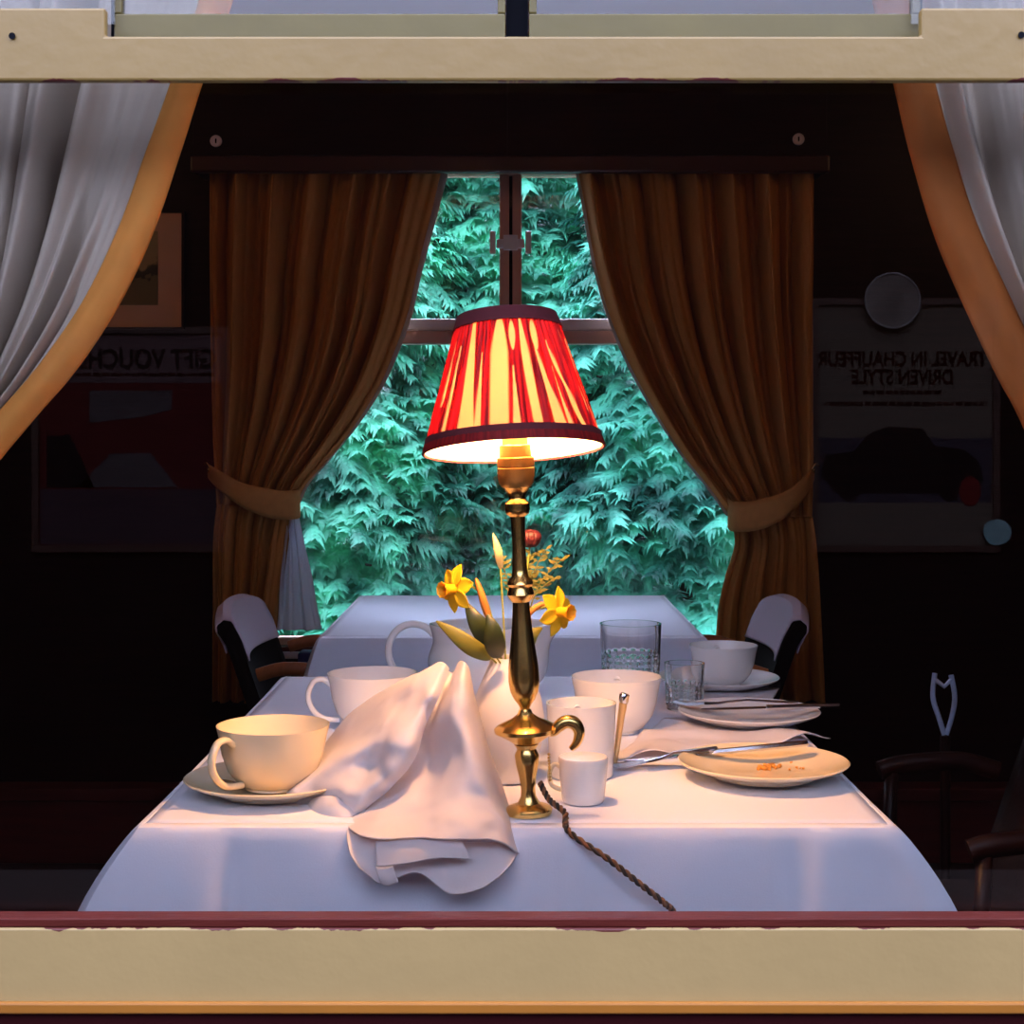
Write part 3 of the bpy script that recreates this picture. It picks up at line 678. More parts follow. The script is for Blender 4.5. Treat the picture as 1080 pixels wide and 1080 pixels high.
# vase, mug, egg cup, jug, tumblers
v = thing('bud_vase', 'plain white pear shaped vase of flowers behind the brass lamp', 'vase', atd(536, 1.80))
G().lathe([(0, .0005), (.026, .0005), (.030, .006), (.036, .025), (.0425, .055), (.0435, .075), (.040, .098), (.031, .122), (.0225, .140), (.0215, .148), (.0195, .148), (.020, .138), (.028, .120), (.034, .09), (.030, .03), (0, .010)], 48).build('body', MM['vase'], parent=v)
mg = thing('mug', 'tall straight white mug right of the vase, behind the tiny white pot', 'mug', atd(613, 1.825), (0, 0, -1.5))
G().lathe([(0, .0005), (.037, .0005), (.039, .003), (.0405, .045), (.0425, .086), (.043, .089), (.0405, .089), (.038, .045), (.036, .006), (0, .005)], 48).build('body', MM['china'], parent=mg)
G().tube(smoothpts([(-.039, .0, .074), (-.052, .0, .078), (-.062, .0, .066), (-.062, .0, .040), (-.052, .0, .022), (-.038, .0, .020)], 8), .0045, 10).build('handle', MM['china'], parent=mg)
ec = thing('small_pot', 'tiny white china pot in front of the mug, beside the brass lamp', 'pot', atd(615, 1.693), (0, 0, .1))
G().lathe([(0, .0005), (.0225, .0005), (.0240, .003), (.0262, .025), (.0283, .049), (.0270, .051), (.018, .0515), (0, .052)], 44).build('body', MM['china'], parent=ec)
G().tube(smoothpts([(-.026, 0, .040), (-.033, 0, .043), (-.038, 0, .034), (-.036, 0, .020), (-.025, 0, .014)], 8), .0026, 10).build('handle', MM['chinacream'], parent=ec)
jg = thing('milk_jug', 'broad white china jug with ring handle and wide lip behind the flowers', 'jug', atd(515, 2.38))
def jugf(u_, v_):
    tab = [(0, .045, 0), (.06, .052, .002), (.3, .082, .03), (.55, .092, .058), (.8, .084, .090), (1, .090, .118)]
    r, z = interp(tab, v_); a = 2*PI*u_
    sp = math.exp(-((math.atan2(math.sin(a), math.cos(a)))/.45)**2)*max(0, (v_-.55)/.45)**1.6
    return Vector(((r+.035*sp)*math.cos(a), r*.8*math.sin(a), z+.008*sp))
g = G().grid(jugf, 64, 28, wrap=True); g.add([(.04*math.cos(a), .033*math.sin(a), .0005) for a in np.linspace(0, 2*PI, 32, endpoint=False)], [tuple(range(32))])
g.build('body', MM['china'], parent=jg, solid=.004, soff=-1)
G().tube([(-.119+.040*math.cos(a)*1.0, 0, .074+.043*math.sin(a)) for a in np.linspace(.62, 2*PI-.75, 30)], .0055, 12).build('handle', MM['china'], parent=jg)

def tumbler(pos, R, H, label):
    t = thing('glass_tumbler', label, 'glass', pos, group='glass tumblers')
    n = 72
    def fo(u_, v_):
        a = 2*PI*u_; r = R*(.90+.10*v_)
        if .08 < v_ < .56: r += .0022*(abs(math.sin(a*9))-.5)+.0014*math.sin(v_*70)*abs(math.cos(a*9))
        elif v_ >= .56: r += .0008
        return Vector((r*math.cos(a), r*math.sin(a), H*v_))
    g = G().grid(fo, n, 40, wrap=True)
    n0 = 40*n
    base = len(g.v)
    g.grid(lambda u_, v_: Vector(((R*(.90+.10*(1-v_))-.0030)*math.cos(2*PI*u_), (R*(.90+.10*(1-v_))-.0030)*math.sin(2*PI*u_), H-(H-.012)*v_)), n, 12, wrap=True)
    g.f += [tuple((40*n+i, base+i, base+(i+1) % n, 40*n+(i+1) % n)) for i in range(n)]
    g.f.append(tuple(range(n))); g.f.append(tuple(base+12*n+i for i in range(n)))
    g.build('cut_glass_body', MM['glass'], parent=t)
    return t
tumbler(atd(665, 2.46), .0500, .108, 'cut glass tumbler standing behind the large cup, against the far window')
tumbler(atd(722, 2.28), .030, .070, 'small clear glass between the large cup and the rear side plate')

# cutlery
def blade(pts, wid, m, name, parent, thick=.0016):
    pts = [Vector(p) for p in pts]; n = len(pts); g = G(); vs = []
    for i, p in enumerate(pts):
        t_ = (pts[min(i+1, n-1)]-pts[max(i-1, 0)]).normalized(); s_ = t_.cross(Vector((0, 0, 1))).normalized(); up = s_.cross(t_)
        for (a, b_) in ((-1, 0), (-.6, 1), (.6, 1), (1, 0), (.6, -1), (-.6, -1)): vs.append(p+s_*a*wid[i]+up*b_*thick)
    fs = []
    for i in range(n-1):
        for k_ in range(6): fs.append((i*6+k_, i*6+(k_+1) % 6, (i+1)*6+(k_+1) % 6, (i+1)*6+k_))
    fs += [tuple(reversed(range(6))), tuple((n-1)*6+k_ for k_ in range(6))]
    return g.add(vs, fs).build(name, m, parent=parent)
def knife(a, b_, label, L=None, group='table knives'):
    a = Vector(a); b_ = Vector(b_); d_ = b_-a; ln = d_.length
    rot = d_.to_track_quat('X', 'Z').to_euler()
    t = thing('table_knife', label, 'knife', a, rot, group)
    xs = [0, .01, .03, .06, .09, ln*.47]
    blade([(x, 0, 0) for x in xs], [.001, .006, .009, .0095, .009, .006], MM['steel'], 'blade', t, .0009)
    blade([(ln*.472, 0, 0), (ln*.49, 0, 0), (ln*.52, 0, 0), (ln*.7, 0, 0), (ln*.9, 0, 0), (ln*.98, 0, 0), (ln, 0, 0)], [.0045, .0065, .0048, .0055, .0075, .007, .004], MM['steel'], 'handle', t, .003)
    return t
def fork(a, b_, label, twist=0):
    a = Vector(a); b_ = Vector(b_); d_ = b_-a; ln = d_.length
    t = thing('fork', label, 'fork', a, d_.to_track_quat('X', 'Z').to_euler(), None)
    for k_ in range(4):
        yy = (k_-1.5)*.0052
        G().tube([(0, yy, .003), (.02, yy, -.001), (.045, yy*.95, .0)], [.0008, .0014, .0014], 6).build('tine', MM['steel'], parent=t)
    blade([(.045, 0, 0), (.052, 0, 0), (.065, 0, 0), (.08, 0, .002), (ln*.6, 0, .004), (ln*.9, 0, 0), (ln, 0, 0)], [.010, .0105, .007, .003, .0032, .008, .004], MM['steel'], 'handle', t, .0014)
    return t
knife((.140, .425, TT+.007), (.366, .405, TT+.0335), 'steel table knife lying across the back of the crumb plate')
fork((.120, .398, TT+.004), (.255, .415, TT+.026), 'steel fork resting against the rim of the crumb plate, beneath the knife')
knife((.270, .692, TT+.024), (.468, .690, TT+.030), 'steel knife lying across the rear side plate, sticking out past the table edge')
fork((.235, .735, TT+.024), (.415, .722, TT+.029), 'fork lying beside the knife on the rear side plate')
sp = thing('teaspoon', 'upright teaspoon leaning beside the tall mug, handle tip bright', 'spoon', (.128, .425, TT), (0, 0, 0))
G().tube([(.0, .0, .004), (.003, -.001, .02), (.008, -.003, .06), (.011, -.004, .080)], [.0028, .0034, .0044, .0052], 12, flat=.6).build('handle', mat('silver_painted_lamp_reflection', (.85, .6, .3), .3, metal=.8), parent=sp)  # the lamp's orange reflection is put into the handle colour
G().tube([(.0105, -.004, .0805), (.0115, -.004, .083), (.0125, -.004, .091), (.013, -.004, .0925)], [.0052, .0066, .0062, .004], 12, flat=.6).build('handle_tip', MM['chrome'], parent=sp)
blade([(-.008, -.003, .0045), (0.0, 0, .004), (.012, .004, .0035), (.02, .006, .004)], [.002, .006, .0075, .003], MM['steel'], 'bowl', sp, .0016)
sp = thing('teaspoon', 'small steel teaspoon lying on the saucer of the big cream cup', 'spoon', on_table(228, 824, TT+.0175), (0, 0, -.30))
blade([(0, 0, .001), (.01, .002, 0), (.022, .001, 0.0)], [.004, .007, .002], MM['steel'], 'bowl', sp, .0012)
blade([(.0225, .001, 0), (.045, .0, .001), (.068, .0, .0025), (.074, .0, .003)], [.002, .002, .004, .003], MM['steel'], 'handle', sp, .0010)

# flat napkins
def flat_cloth(corners, label, rise, seed):
    c = [Vector((*p, 0)) for p in corners]
    def fn(u_, v_):
        p = (c[0]*(1-u_)+c[1]*u_)*(1-v_)+(c[3]*(1-u_)+c[2]*u_)*v_
        z = TT+.0015+rise*max(0, noise.noise(Vector((p.x*14, p.y*14, seed)))+.15)
        return Vector((p.x, p.y, z))
    g = G().grid(fn, 44, 30)
    o = g.build('napkin', MM['napkin'], org=((c[0]+c[2])/2+Vector((0, 0, TT))), solid=.0012)
    return tag(o, label, 'napkin', 'table napkins')
q = lambda px, py: tuple(on_table(px, py, TT)[:2])
flat_cloth([q(640, 806), q(720, 800), q(876, 780), q(700, 760)], 'white napkin spread flat between the mug and the crumb plate, corner past the edge', .014, 2)
flat_cloth([q(715, 752), q(812, 745), q(822, 727), q(735, 728)], 'white napkin lying flat under the rear side plate', .004, 9)

# ------------------------------------------------------------------ crumpled napkin
NL = [
 [(450,708,1.74),(456,703,1.72),(461,700,1.70),(466,699,1.69),(470,701,1.683),(473,706,1.688)],
 [(412,724,1.80),(425,719,1.74),(438,717,1.70),(448,720,1.68),(457,726,1.664),(463,734,1.668)],
 [(370,752,1.83),(390,746,1.77),(410,743,1.71),(426,747,1.675),(440,757,1.648),(448,767,1.654)],
 [(338,790,1.84),(360,782,1.77),(385,776,1.70),(408,780,1.650),(427,790,1.630),(437,800,1.640)],
 [(310,816,1.82),(334,808,1.75),(360,801,1.68),(385,808,1.668),(402,821,1.632),(409,834,1.640)],
 [(289,838,1.77),(310,832,1.705),(335,824,1.69),(360,832,1.645),(378,843,1.632),(385,853,1.638)],
 [(287,850,1.71),(306,853,1.690),(330,850,1.685),(350,852,1.655),(364,859,1.640),(371,868,1.640)]]
NM = [
 [(464,714,1.695),(471,708,1.712),(478,710,1.722),(484,699,1.700),(490,699,1.682),(495,708,1.692),(497,722,1.75)],
 [(455,740,1.700),(464,737,1.705),(472,730,1.690),(480,723,1.662),(490,725,1.652),(500,738,1.675),(505,752,1.74)],
 [(438,776,1.700),(452,769,1.690),(464,760,1.660),(478,757,1.630),(494,763,1.630),(508,774,1.655),(515,788,1.72)],
 [(425,806,1.690),(440,803,1.690),(458,802,1.680),(477,797,1.628),(497,800,1.598),(514,808,1.625),(527,822,1.70)],
 [(398,838,1.680),(420,836,1.650),(446,832,1.635),(472,838,1.588),(498,840,1.580),(522,844,1.605),(538,855,1.67)],
 [(375,858,1.640),(398,862,1.600),(430,862,1.588),(466,868,1.556),(502,868,1.556),(531,868,1.580),(546,878,1.63)],
 [(366,872,1.600),(382,882,1.560),(415,885,1.545),(460,884,1.540),(500,885,1.542),(528,889,1.555),(547,900,1.59)]]
def netgrid(g, rows, k=6, jit=0.0):
    nr, nc = len(rows), len(rows[0])
    colt = [[(i, *P(*rows[i][j])) for i in range(nr)] for j in range(nc)]
    def fn(u_, v_):
        row = [(j, *interp(colt[j], v_*(nr-1))) for j in range(nc)]
        p = Vector(interp(row, u_*(nc-1)))
        if jit: p.y += jit*(noise.noise(p*28+Vector((3, 1, 5)))+.5*noise.noise(p*60))
        return p
    g.grid(fn, (nc-1)*k, (nr-1)*k)
g = G(); netgrid(g, NL, 9, .009); netgrid(g, NM, 9, .008)
netgrid(g, [
 [(366,873,1.600),(375,880,1.585),(400,886,1.575),(450,888,1.574),(500,888,1.574),(528,890,1.580),(545,900,1.590)],
 [(366,886,1.575),(376,896,1.565),(402,900,1.563),(450,903,1.563),(500,905,1.563),(526,905,1.565),(541,908,1.570)],
 [(370,902,1.555),(380,912,1.553),(406,917,1.556),(448,915,1.560),(490,920,1.556),(516,922,1.554),(535,916,1.558)],
 [(379,916,1.545),(390,924,1.543),(404,932,1.543),(440,920,1.550),(474,943,1.543),(506,938,1.544),(525,926,1.548)]], 8, .002)
netgrid(g, [
 [(397,884,1.560),(430,884,1.552),(465,885,1.548),(488,888,1.550)],
 [(396,896,1.549),(430,896,1.543),(465,894,1.541),(492,897,1.543)],
 [(397,914,1.540),(428,911,1.537),(462,905,1.536),(497,906,1.540)]], 8)
netgrid(g, [
 [(396,914,1.540),(404,915,1.538),(414,913,1.537)],
 [(399,925,1.537),(407,927,1.535),(418,923,1.537)],
 [(402,932,1.538),(410,934,1.536),(420,930,1.538)]], 4)
# little left-hand fold resting on the cloth
netgrid(g, [
 [(322,846,1.70),(340,840,1.66),(365,842,1.645),(392,846,1.655)],
 [(324,858,1.665),(342,852,1.64),(362,854,1.632),(378,860,1.635)],
 [(330,866,1.645),(345,866,1.632),(360,868,1.625),(370,872,1.622)]], 5, .002)
o = g.build('napkin', MM['napkin'], org=P(430, 850, 1.65), solid=.0012)
tag(o, 'crumpled white linen napkin heaped in front of the lamp and drooping over the cloth edge', 'napkin', 'table napkins')

# ------------------------------------------------------------------ flowers
VD = 1.80
mouth = P(534, 700, VD)
def stem(pts, r=.0014): return smoothpts([mouth+Vector((0, 0, -.03))]+[Vector(p) for p in pts], 6)
def daffodil(px, py, dirv, label, via):
    c = P(px, py, VD-.03); t = thing('daffodil', label, 'flower', c, (0, 0, 0), 'daffodils in the vase')
    D = Vector(dirv).normalized(); rot = D.to_track_quat('Z', 'Y').to_matrix()
    g = G()
    for k_ in range(6):
        a = k_*PI/3+.3
        def fn(u_, v_, a=a):
            wv = .0098*math.sin(PI*min(1, v_*.93+.07))**.8*(u_*2-1)
            l = .004+.026*v_
            p = Vector((math.cos(a)*l-math.sin(a)*wv, math.sin(a)*l+math.cos(a)*wv, .002-.006*v_*v_+.0015*(u_*2-1)**2+(.0008 if k_ % 2 else 0)))
            return rot @ p
        g.grid(fn, 6, 8)
    g.build('petals', MM['yellow'], parent=t, solid=.0006)
    g = G()
    def ft(u_, v_):
        a = 2*PI*u_; r = .0055+.001*v_+.0028*max(0, v_-.7)/.3*(1+.25*math.sin(a*9)); return rot @ Vector((r*math.cos(a), r*math.sin(a), .001+.021*v_))
    g.grid(ft, 36, 10, wrap=True); g.build('trumpet', MM['trumpet'], parent=t, solid=.0006)
    G().tube([p-c for p in stem([P(*via), c-D*.018+Vector((0, 0, .004)), c-D*.002])], .0016, 8).build('stem', MM['stem'], parent=t)
daffodil(481, 621, (-1, -.85, .0), 'yellow daffodil leaning out left of the brass lamp column, trumpet to the left', (515, 640, VD))
daffodil(587, 645, (1, -.85, .0), 'yellow daffodil right of the brass lamp column, trumpet to the right', (555, 655, VD))
def leaf(pts, wid, m, name, label, cat, group, cup_=.25, stems=True):
    t = thing(name, label, cat, P(*pts[0]), group=group)
    pp = smoothpts([P(*p) for p in pts], 8); n = len(pp)
    def fn(u_, v_):
        i = min(n-1, int(round(v_*(n-1)))); p = pp[i]; d_ = (pp[min(i+1, n-1)]-pp[max(i-1, 0)]).normalized()
        s_ = d_.cross(Vector((0, 1, 0))).normalized(); w_ = wid*math.sin(PI*(.04+.94*v_)**.72)*(u_*2-1)*1.1
        return p+s_*w_+Vector((0, abs(u_*2-1)*abs(w_)*cup_, 0))
    G().grid(fn, 8, n-1).build('blade', m, parent=t, org=t.location, solid=.0006)
    G().tube([mouth+Vector((0, 0, -.04)), mouth+Vector((0, 0, -.01)), P(*pts[0])] , .0012, 6).build('stalk', MM['stem'], parent=t, org=t.location)
leaf([(526, 692, 1.79), (512, 670, 1.765), (500, 652, 1.76), (491, 635, 1.77)], .0115, MM['leaf'], 'leaf', 'dark green pointed leaf just left of the lamp column', 'leaf', 'vase foliage')
leaf([(524, 694, 1.77), (522, 680, 1.75), (519, 662, 1.745), (514, 648, 1.75)], .011, MM['leaf'], 'leaf', 'broad dark green leaf behind the lamp column at the vase mouth', 'leaf', 'vase foliage')
leaf([(518, 694, 1.775), (498, 683, 1.76), (478, 668, 1.76), (460, 655, 1.765)], .0095, MM['leafy'], 'leaf', 'yellow green leaf spreading to the left of the vase', 'leaf', 'vase foliage')
leaf([(548, 692, 1.785), (555, 678, 1.775), (562, 669, 1.77), (572, 662, 1.775)], .009, MM['leafy'], 'leaf', 'small yellow green leaf right of the lamp column under the daffodil', 'leaf', 'vase foliage')
leaf([(528, 600, 1.80), (526, 585, 1.79), (523, 573, 1.79), (520, 562, 1.795)], .0045, MM['silver'], 'leaf', 'thin pale straw leaf left of the lamp column near the red rose', 'leaf', 'vase foliage')
t = thing('flower_bud', 'closed orange brown daffodil bud left of the lamp column', 'bud', P(505, 612, 1.79), group='buds in the vase')
pts = smoothpts([P(516, 655, 1.79), P(513, 645, 1.79), P(508, 628, 1.785), P(502, 610, 1.785)], 6)
G().tube(pts, [.0016+.0032*math.sin(PI*i/(len(pts)-1)) for i in range(len(pts))], 10).build('bud_head', MM['budm'], parent=t, org=t.location)
G().tube([mouth+Vector((0, 0, -.03)), P(525, 675, 1.79), pts[0]], .0014, 8).build('stem', MM['stem'], parent=t, org=t.location)
t = thing('flower_bud', 'curled orange bud arching towards the right hand daffodil', 'bud', P(560, 650, 1.79), group='buds in the vase')
pts = smoothpts([P(550, 672, 1.79), P(553, 655, 1.785), P(562, 643, 1.785), P(572, 637, 1.785), P(577, 640, 1.785)], 6)
G().tube(pts, [.0014+.0022*math.sin(PI*i/(len(pts)-1)) for i in range(len(pts))], 10).build('bud_head', MM['budm'], parent=t, org=t.location)
G().tube([mouth+Vector((0, 0, -.03)), pts[0]], .0014, 8).build('stem', MM['stem'], parent=t, org=t.location)
t = thing('rose', 'small dark red rose at the top of the bouquet behind the lamp column', 'flower', P(559, 568, 1.80))
c = t.location.copy(); rnd = random.Random(2)
g = G()
for k_ in range(14):
    a = k_*2.4; rr = .002+.00075*k_; tilt = .10+.03*k_
    def fn(u_, v_, a=a, rr=rr, tilt=tilt):
        q_ = a+(u_-.5)*1.9; r = rr*(.40+.80*math.sin(.25+v_*2.3))
        return Vector((r*math.cos(q_), r*math.sin(q_)-.0, -.010+.022*v_-tilt*.006*v_*v_))
    g.grid(fn, 6, 6)
g.build('petals', MM['rose'], parent=t, solid=.0005)
G().tube(smoothpts([mouth-c+Vector((0, 0, -.03)), P(549, 650, 1.80)-c, P(556, 600, 1.80)-c, Vector((0, 0, -.006))], 8), .0013, 8).build('stem', MM['stem'], parent=t)
t = thing('fern_sprig', 'olive feathery sprig to the right of the lamp column under the rose', 'foliage', P(560, 640, 1.81))
g = G(); rnd = random.Random(8)
base = P(553, 660, 1.81)
for (ex, ey) in ((592, 590), (575, 580), (565, 600), (585, 610), (560, 585), (528, 590)):
    e = P(ex, ey, 1.80); pts = smoothpts([base, (base+e)/2+Vector((-.004, 0, .01)), e], 6)
    g.tube(pts, .0008, 5)
    for i in range(5, len(pts)):
        for s_ in (-1, 1):
            d_ = Vector((s_*rnd.uniform(.006, .012), rnd.uniform(-.006, .006), rnd.uniform(-.002, .009))); m_ = pts[i]+d_*.5; w_ = Vector((-d_.z, 0, d_.x)).normalized()*.002
            g.add([pts[i], m_+w_, pts[i]+d_, m_-w_], [(0, 1, 2, 3)])
g.build('fronds', mat('olive_fern', (.16, .17, .035), .6, var=.3, scale=60, trans=.2), parent=t, org=t.location, smooth=False)

# ================================================================== CHAIRS
def chair(pos, rz, label, up, group, coverm=MM['cover'], wd=MM['woodchestnut']):
    t = thing('armchair', label, 'chair', pos, (0, 0, rz), group)    # faces +x
    hw = .225
    G().box(-.02, .38, -hw, hw, .34, .435).build('seat', up, parent=t, bevel=.02, seg=3)
    def back(u_, v_):
        y = -hw+2*hw*u_; z = .40+.365*v_; x = .035-.115*v_-.03*math.cos(PI*(u_-.5))
        rc = 1-.10*max(0, v_-.8)/.2*abs(u_*2-1)**4
        return Vector((x, y, .40+.335*v_*rc))
    G().grid(back, 20, 16).build('backrest', up, parent=t, solid=.032, soff=0)
    def cov(u_, v_):     # over the top, front to back
        q_ = v_*2
        if q_ < 1: vv = .66+.34*q_; off = .022
        else: vv = 1-.25*(q_-1); off = -.022
        b_ = back(.03+.94*u_, vv); nrm = Vector((.95, 0, .3))
        bul = math.exp(-((q_-1)/.12)**2)*.016
        return b_+nrm*off*math.sqrt(1-(1-min(1, abs(q_-1)/.14))**2)+Vector((0, 0, .013*(1-min(1, abs(q_-1)/.14))+.001))
    if coverm: G().grid(cov, 16, 40).build('headrest_cover', coverm, parent=t, solid=.004)
    for s_ in (-1, 1):
        g = G().tube(smoothpts([(.0, s_*(hw+.012), .60), (.06, s_*(hw+.014), .615), (.15, s_*(hw+.014), .61), (.19, s_*(hw+.012), .60)], 5), .013, 10, flat=1.2); g.build('armrest', wd, parent=t)
        G().tube([(.17, s_*(hw+.012), .598), (.18, s_*(hw+.008), .40)], .011, 8).build('arm_post', wd, parent=t)
    for (x, y, dx) in ((.38, -.19, .02), (.38, .19, .02), (.02, -.19, -.05), (.02, .19, -.05)):
        G().tube([(x, y, .37), (x+dx, y, .001)], [.018, .012], 10).build('leg', MM['woodv'], parent=t)
    return t
chair((-.575, 2.175, 0), 0, 'low dark armchair with lavender headrest cover left of the far table', MM['upholstery'], 'armchairs at the far table')
chair((.575, 2.175, 0), PI, 'low dark armchair with lavender headrest cover right of the far table', MM['upholstery'], 'armchairs at the far table')
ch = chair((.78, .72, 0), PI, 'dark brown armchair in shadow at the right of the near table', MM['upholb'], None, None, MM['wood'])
# chrome bracket beside it
t = thing('folding_bracket', 'pale steel forked bracket standing in the dark right of the near table', 'bracket', (.575, 1.1, 0))
pb = lambda px, py: P(px, py, 2.55)-t.location
m_ = mat('steel_painted_daylight', (.42, .48, .66), .5, metal=.1, var=.15)  # bluish daylight glint on the metal, put into its colour
G().tube(smoothpts([pb(986, 710), pb(984, 735), pb(990, 756), pb(996, 775)], 5), .0045, 8, flat=.7).build('fork_arm', m_, parent=t)
G().tube(smoothpts([pb(1003, 712), pb(1007, 735), pb(1004, 756), pb(998, 775)], 5), .0045, 8, flat=.7).build('fork_arm', m_, parent=t)
G().tube([pb(985, 716), pb(996, 724), pb(1004, 716)], .004, 8).build('cross_piece', m_, parent=t)
G().tube([pb(997, 776), (pb(997, 776).x, pb(997, 776).y, .012)], .009, 10).build('post', MM['woodv'], parent=t)
G().lathe([(.06, .0005), (.06, .008), (.01, .012)], 24, cx=pb(997, 776).x, cy=pb(997, 776).y).build('foot', MM['woodv'], parent=t)
# navy cushion bench end seen between chair and far table
o = G().box((316-540)*3.95/F, (360-540)*3.95/F, 2.46, 2.53, .001, zt(688, 3.92)).build('heater_panel', MM['navy'], org=(-.5, 2.5, 0), smooth=False, bevel=.006)
tag(o, 'navy blue panel under the far window left of the far table', 'panel')

# framed picture on the far wall
t = thing('framed_picture', 'small framed landscape on a tan mount, far wall left of the window', 'picture', P(128, 285, 4.06))
hw_, hh_ = .165, .155
G().box(-hw_, hw_, -.004, .0005, -hh_, hh_).build('mount', MM['mount'], parent=t, smooth=False)
g = G(); e = .006
g.box(-hw_-e, hw_+e, -.01, .006, hh_, hh_+e).box(-hw_-e, hw_+e, -.01, .006, -hh_-e, -hh_).box(-hw_-e, -hw_, -.01, .006, -hh_, hh_).box(hw_, hw_+e, -.01, .006, -hh_, hh_)
g.build('frame', MM['wood'], parent=t, smooth=False)
pm, nt2, b, out = _nt('landscape_print'); N = nt2.nodes; L = nt2.links
tc = N.new('ShaderNodeTexCoord'); sxx = N.new('ShaderNodeSeparateXYZ'); L.new(tc.outputs['Object'], sxx.inputs[0])
nz = N.new('ShaderNodeTexNoise'); nz.inputs['Scale'].default_value = 26; nz.inputs['Detail'].default_value = 6; L.new(tc.outputs['Object'], nz.inputs['Vector'])
ad = N.new('ShaderNodeMath'); ad.operation = 'MULTIPLY_ADD'; ad.inputs[1].default_value = .12; L.new(nz.outputs['Fac'], ad.inputs[0]); L.new(sxx.outputs['Z'], ad.inputs[2])
rp = N.new('ShaderNodeValToRGB'); mr = N.new('ShaderNodeMapRange'); mr.inputs[1].default_value = -.05; mr.inputs[2].default_value = .17; L.new(ad.outputs[0], mr.inputs[0]); L.new(mr.outputs[0], rp.inputs[0])
rp.color_ramp.interpolation = 'EASE'
rp.color_ramp.elements[0].color = (.17, .13, .05, 1); rp.color_ramp.elements[1].color = (.34, .26, .12, 1); rp.color_ramp.elements[1].position = .62
for ps, cc in ((.38, (.15, .12, .05, 1)), (.42, (.02, .02, .01, 1)), (.55, (.03, .028, .015, 1))):
    el = rp.color_ramp.elements.new(ps); el.color = cc
L.new(rp.outputs[0], b.inputs['Base Color']); b.inputs['Roughness'].default_value = .5
G().box(-.10, .10, -.0065, -.0042, -.095, .105).build('print', pm, parent=t, smooth=False)

# ================================================================== PLATFORM SIDE (seen mirrored in the glass)
YP = -3.55
G().box(-5, 5, YP-.2, YP, -.3, 2.44).build('wall_station', mat('dark_station_boards', (.0035, .002, .0018), .9, var=.4, scale=5, stretch=(8, 1, 1), spec=.0), smooth=False, kind='structure')
G().box(-5, 5, YP, -.15, -.40, -.30).build('floor_platform', mat('grey_platform_paving', (.022, .016, .015), .9, var=.3, scale=6, bump=.4, spec=.0), smooth=False, kind='structure')

def text_obj(s, size, m, parent, x, z, name='lettering', y=.003, align='CENTER', squeeze=1.0):
    cu = bpy.data.curves.new(name, 'FONT'); cu.body = s; cu.size = size; cu.align_x = align; cu.extrude = .0006; cu.offset = size*.028
    o = bpy.data.objects.new('tmp', cu); C.objects.link(o)
    bpy.context.view_layer.update(); dg = bpy.context.evaluated_depsgraph_get(); me = bpy.data.meshes.new_from_object(o.evaluated_get(dg)); me.name = name
    bpy.data.objects.remove(o)
    me.transform(Matrix(((-squeeze, 0, 0, x), (0, 0, 1, y), (0, 1, 0, z), (0, 0, 0, 1))))
    me.flip_normals() if False else None
    me.materials.clear(); me.materials.append(m)
    o = bpy.data.objects.new(name, me); C.objects.link(o); o.parent = parent
    return o
pp_grey = mat('grey_poster_paper', (.024, .017, .013), .7, var=.06, spec=.0)
pp_red = mat('dark_red_poster_paper', (.018, .003, .003), .7, var=.15, spec=.0)
ink = mat('maroon_ink', (.004, .0006, .0006), .7, spec=.0)
inkb = mat('black_ink', (.003, .002, .002), .7, spec=.0)
pp_pale = mat('pale_poster_patch', (.016, .012, .012), .7, var=.1, spec=.0)
def poster(x0, x1, z0, z1, label, m):
    t = thing('poster', label, 'poster', ((x0+x1)/2, YP+.001, (z0+z1)/2), group='posters on the station wall')
    hx, hz = (x1-x0)/2, (z1-z0)/2
    G().box(-hx, hx, 0, .003, -hz, hz).build('paper', m, parent=t, smooth=False)
    g = G(); e = .022
    g.box(-hx-e, hx+e, 0, .012, hz, hz+e).box(-hx-e, hx+e, 0, .012, -hz-e, -hz).box(-hx-e, -hx, 0, .012, -hz, hz).box(hx, hx+e, 0, .012, -hz, hz)
    g.build('frame', mat('poster_frame', (.012, .004, .002), .6, spec=.1), parent=t, smooth=False)
    return t, hx, hz
ks = 5.0/F
sx5 = lambda px: (px-540)*ks
sz5 = lambda py: CAMZ-(py-465)*ks
t, hx, hz = poster(sx5(862), sx5(1046), sz5(575), sz5(322), 'grey framed poster about chauffeur driven travel reflected in the near glass, at the right', pp_grey)
cz = t.location.z; cx_ = t.location.x
text_obj('TRAVEL IN CHAUFFEUR', .068, ink, t, sx5(951)-cx_, sz5(386)-cz, squeeze=.78)
text_obj('DRIVEN STYLE', .068, ink, t, sx5(951)-cx_, sz5(405)-cz, squeeze=.78)
text_obj('CHAUFFEUR DRIVEN BY STEAM', .020, ink, t, sx5(951)-cx_, sz5(415)-cz) if False else None
for (py, a, b_) in ((414, 910, 992), (426, 868, 1040)):
    g = G(); x = a
    rnd = random.Random(py)
    while x < b_:
        w_ = rnd.uniform(3, 8); g.box(sx5(x)-cx_, sx5(min(b_, x+w_))-cx_, .003, .0036, sz5(py+2.2)-cz, sz5(py-2.2)-cz); x += w_+2
    g.build('small_print', ink, parent=t, smooth=False)
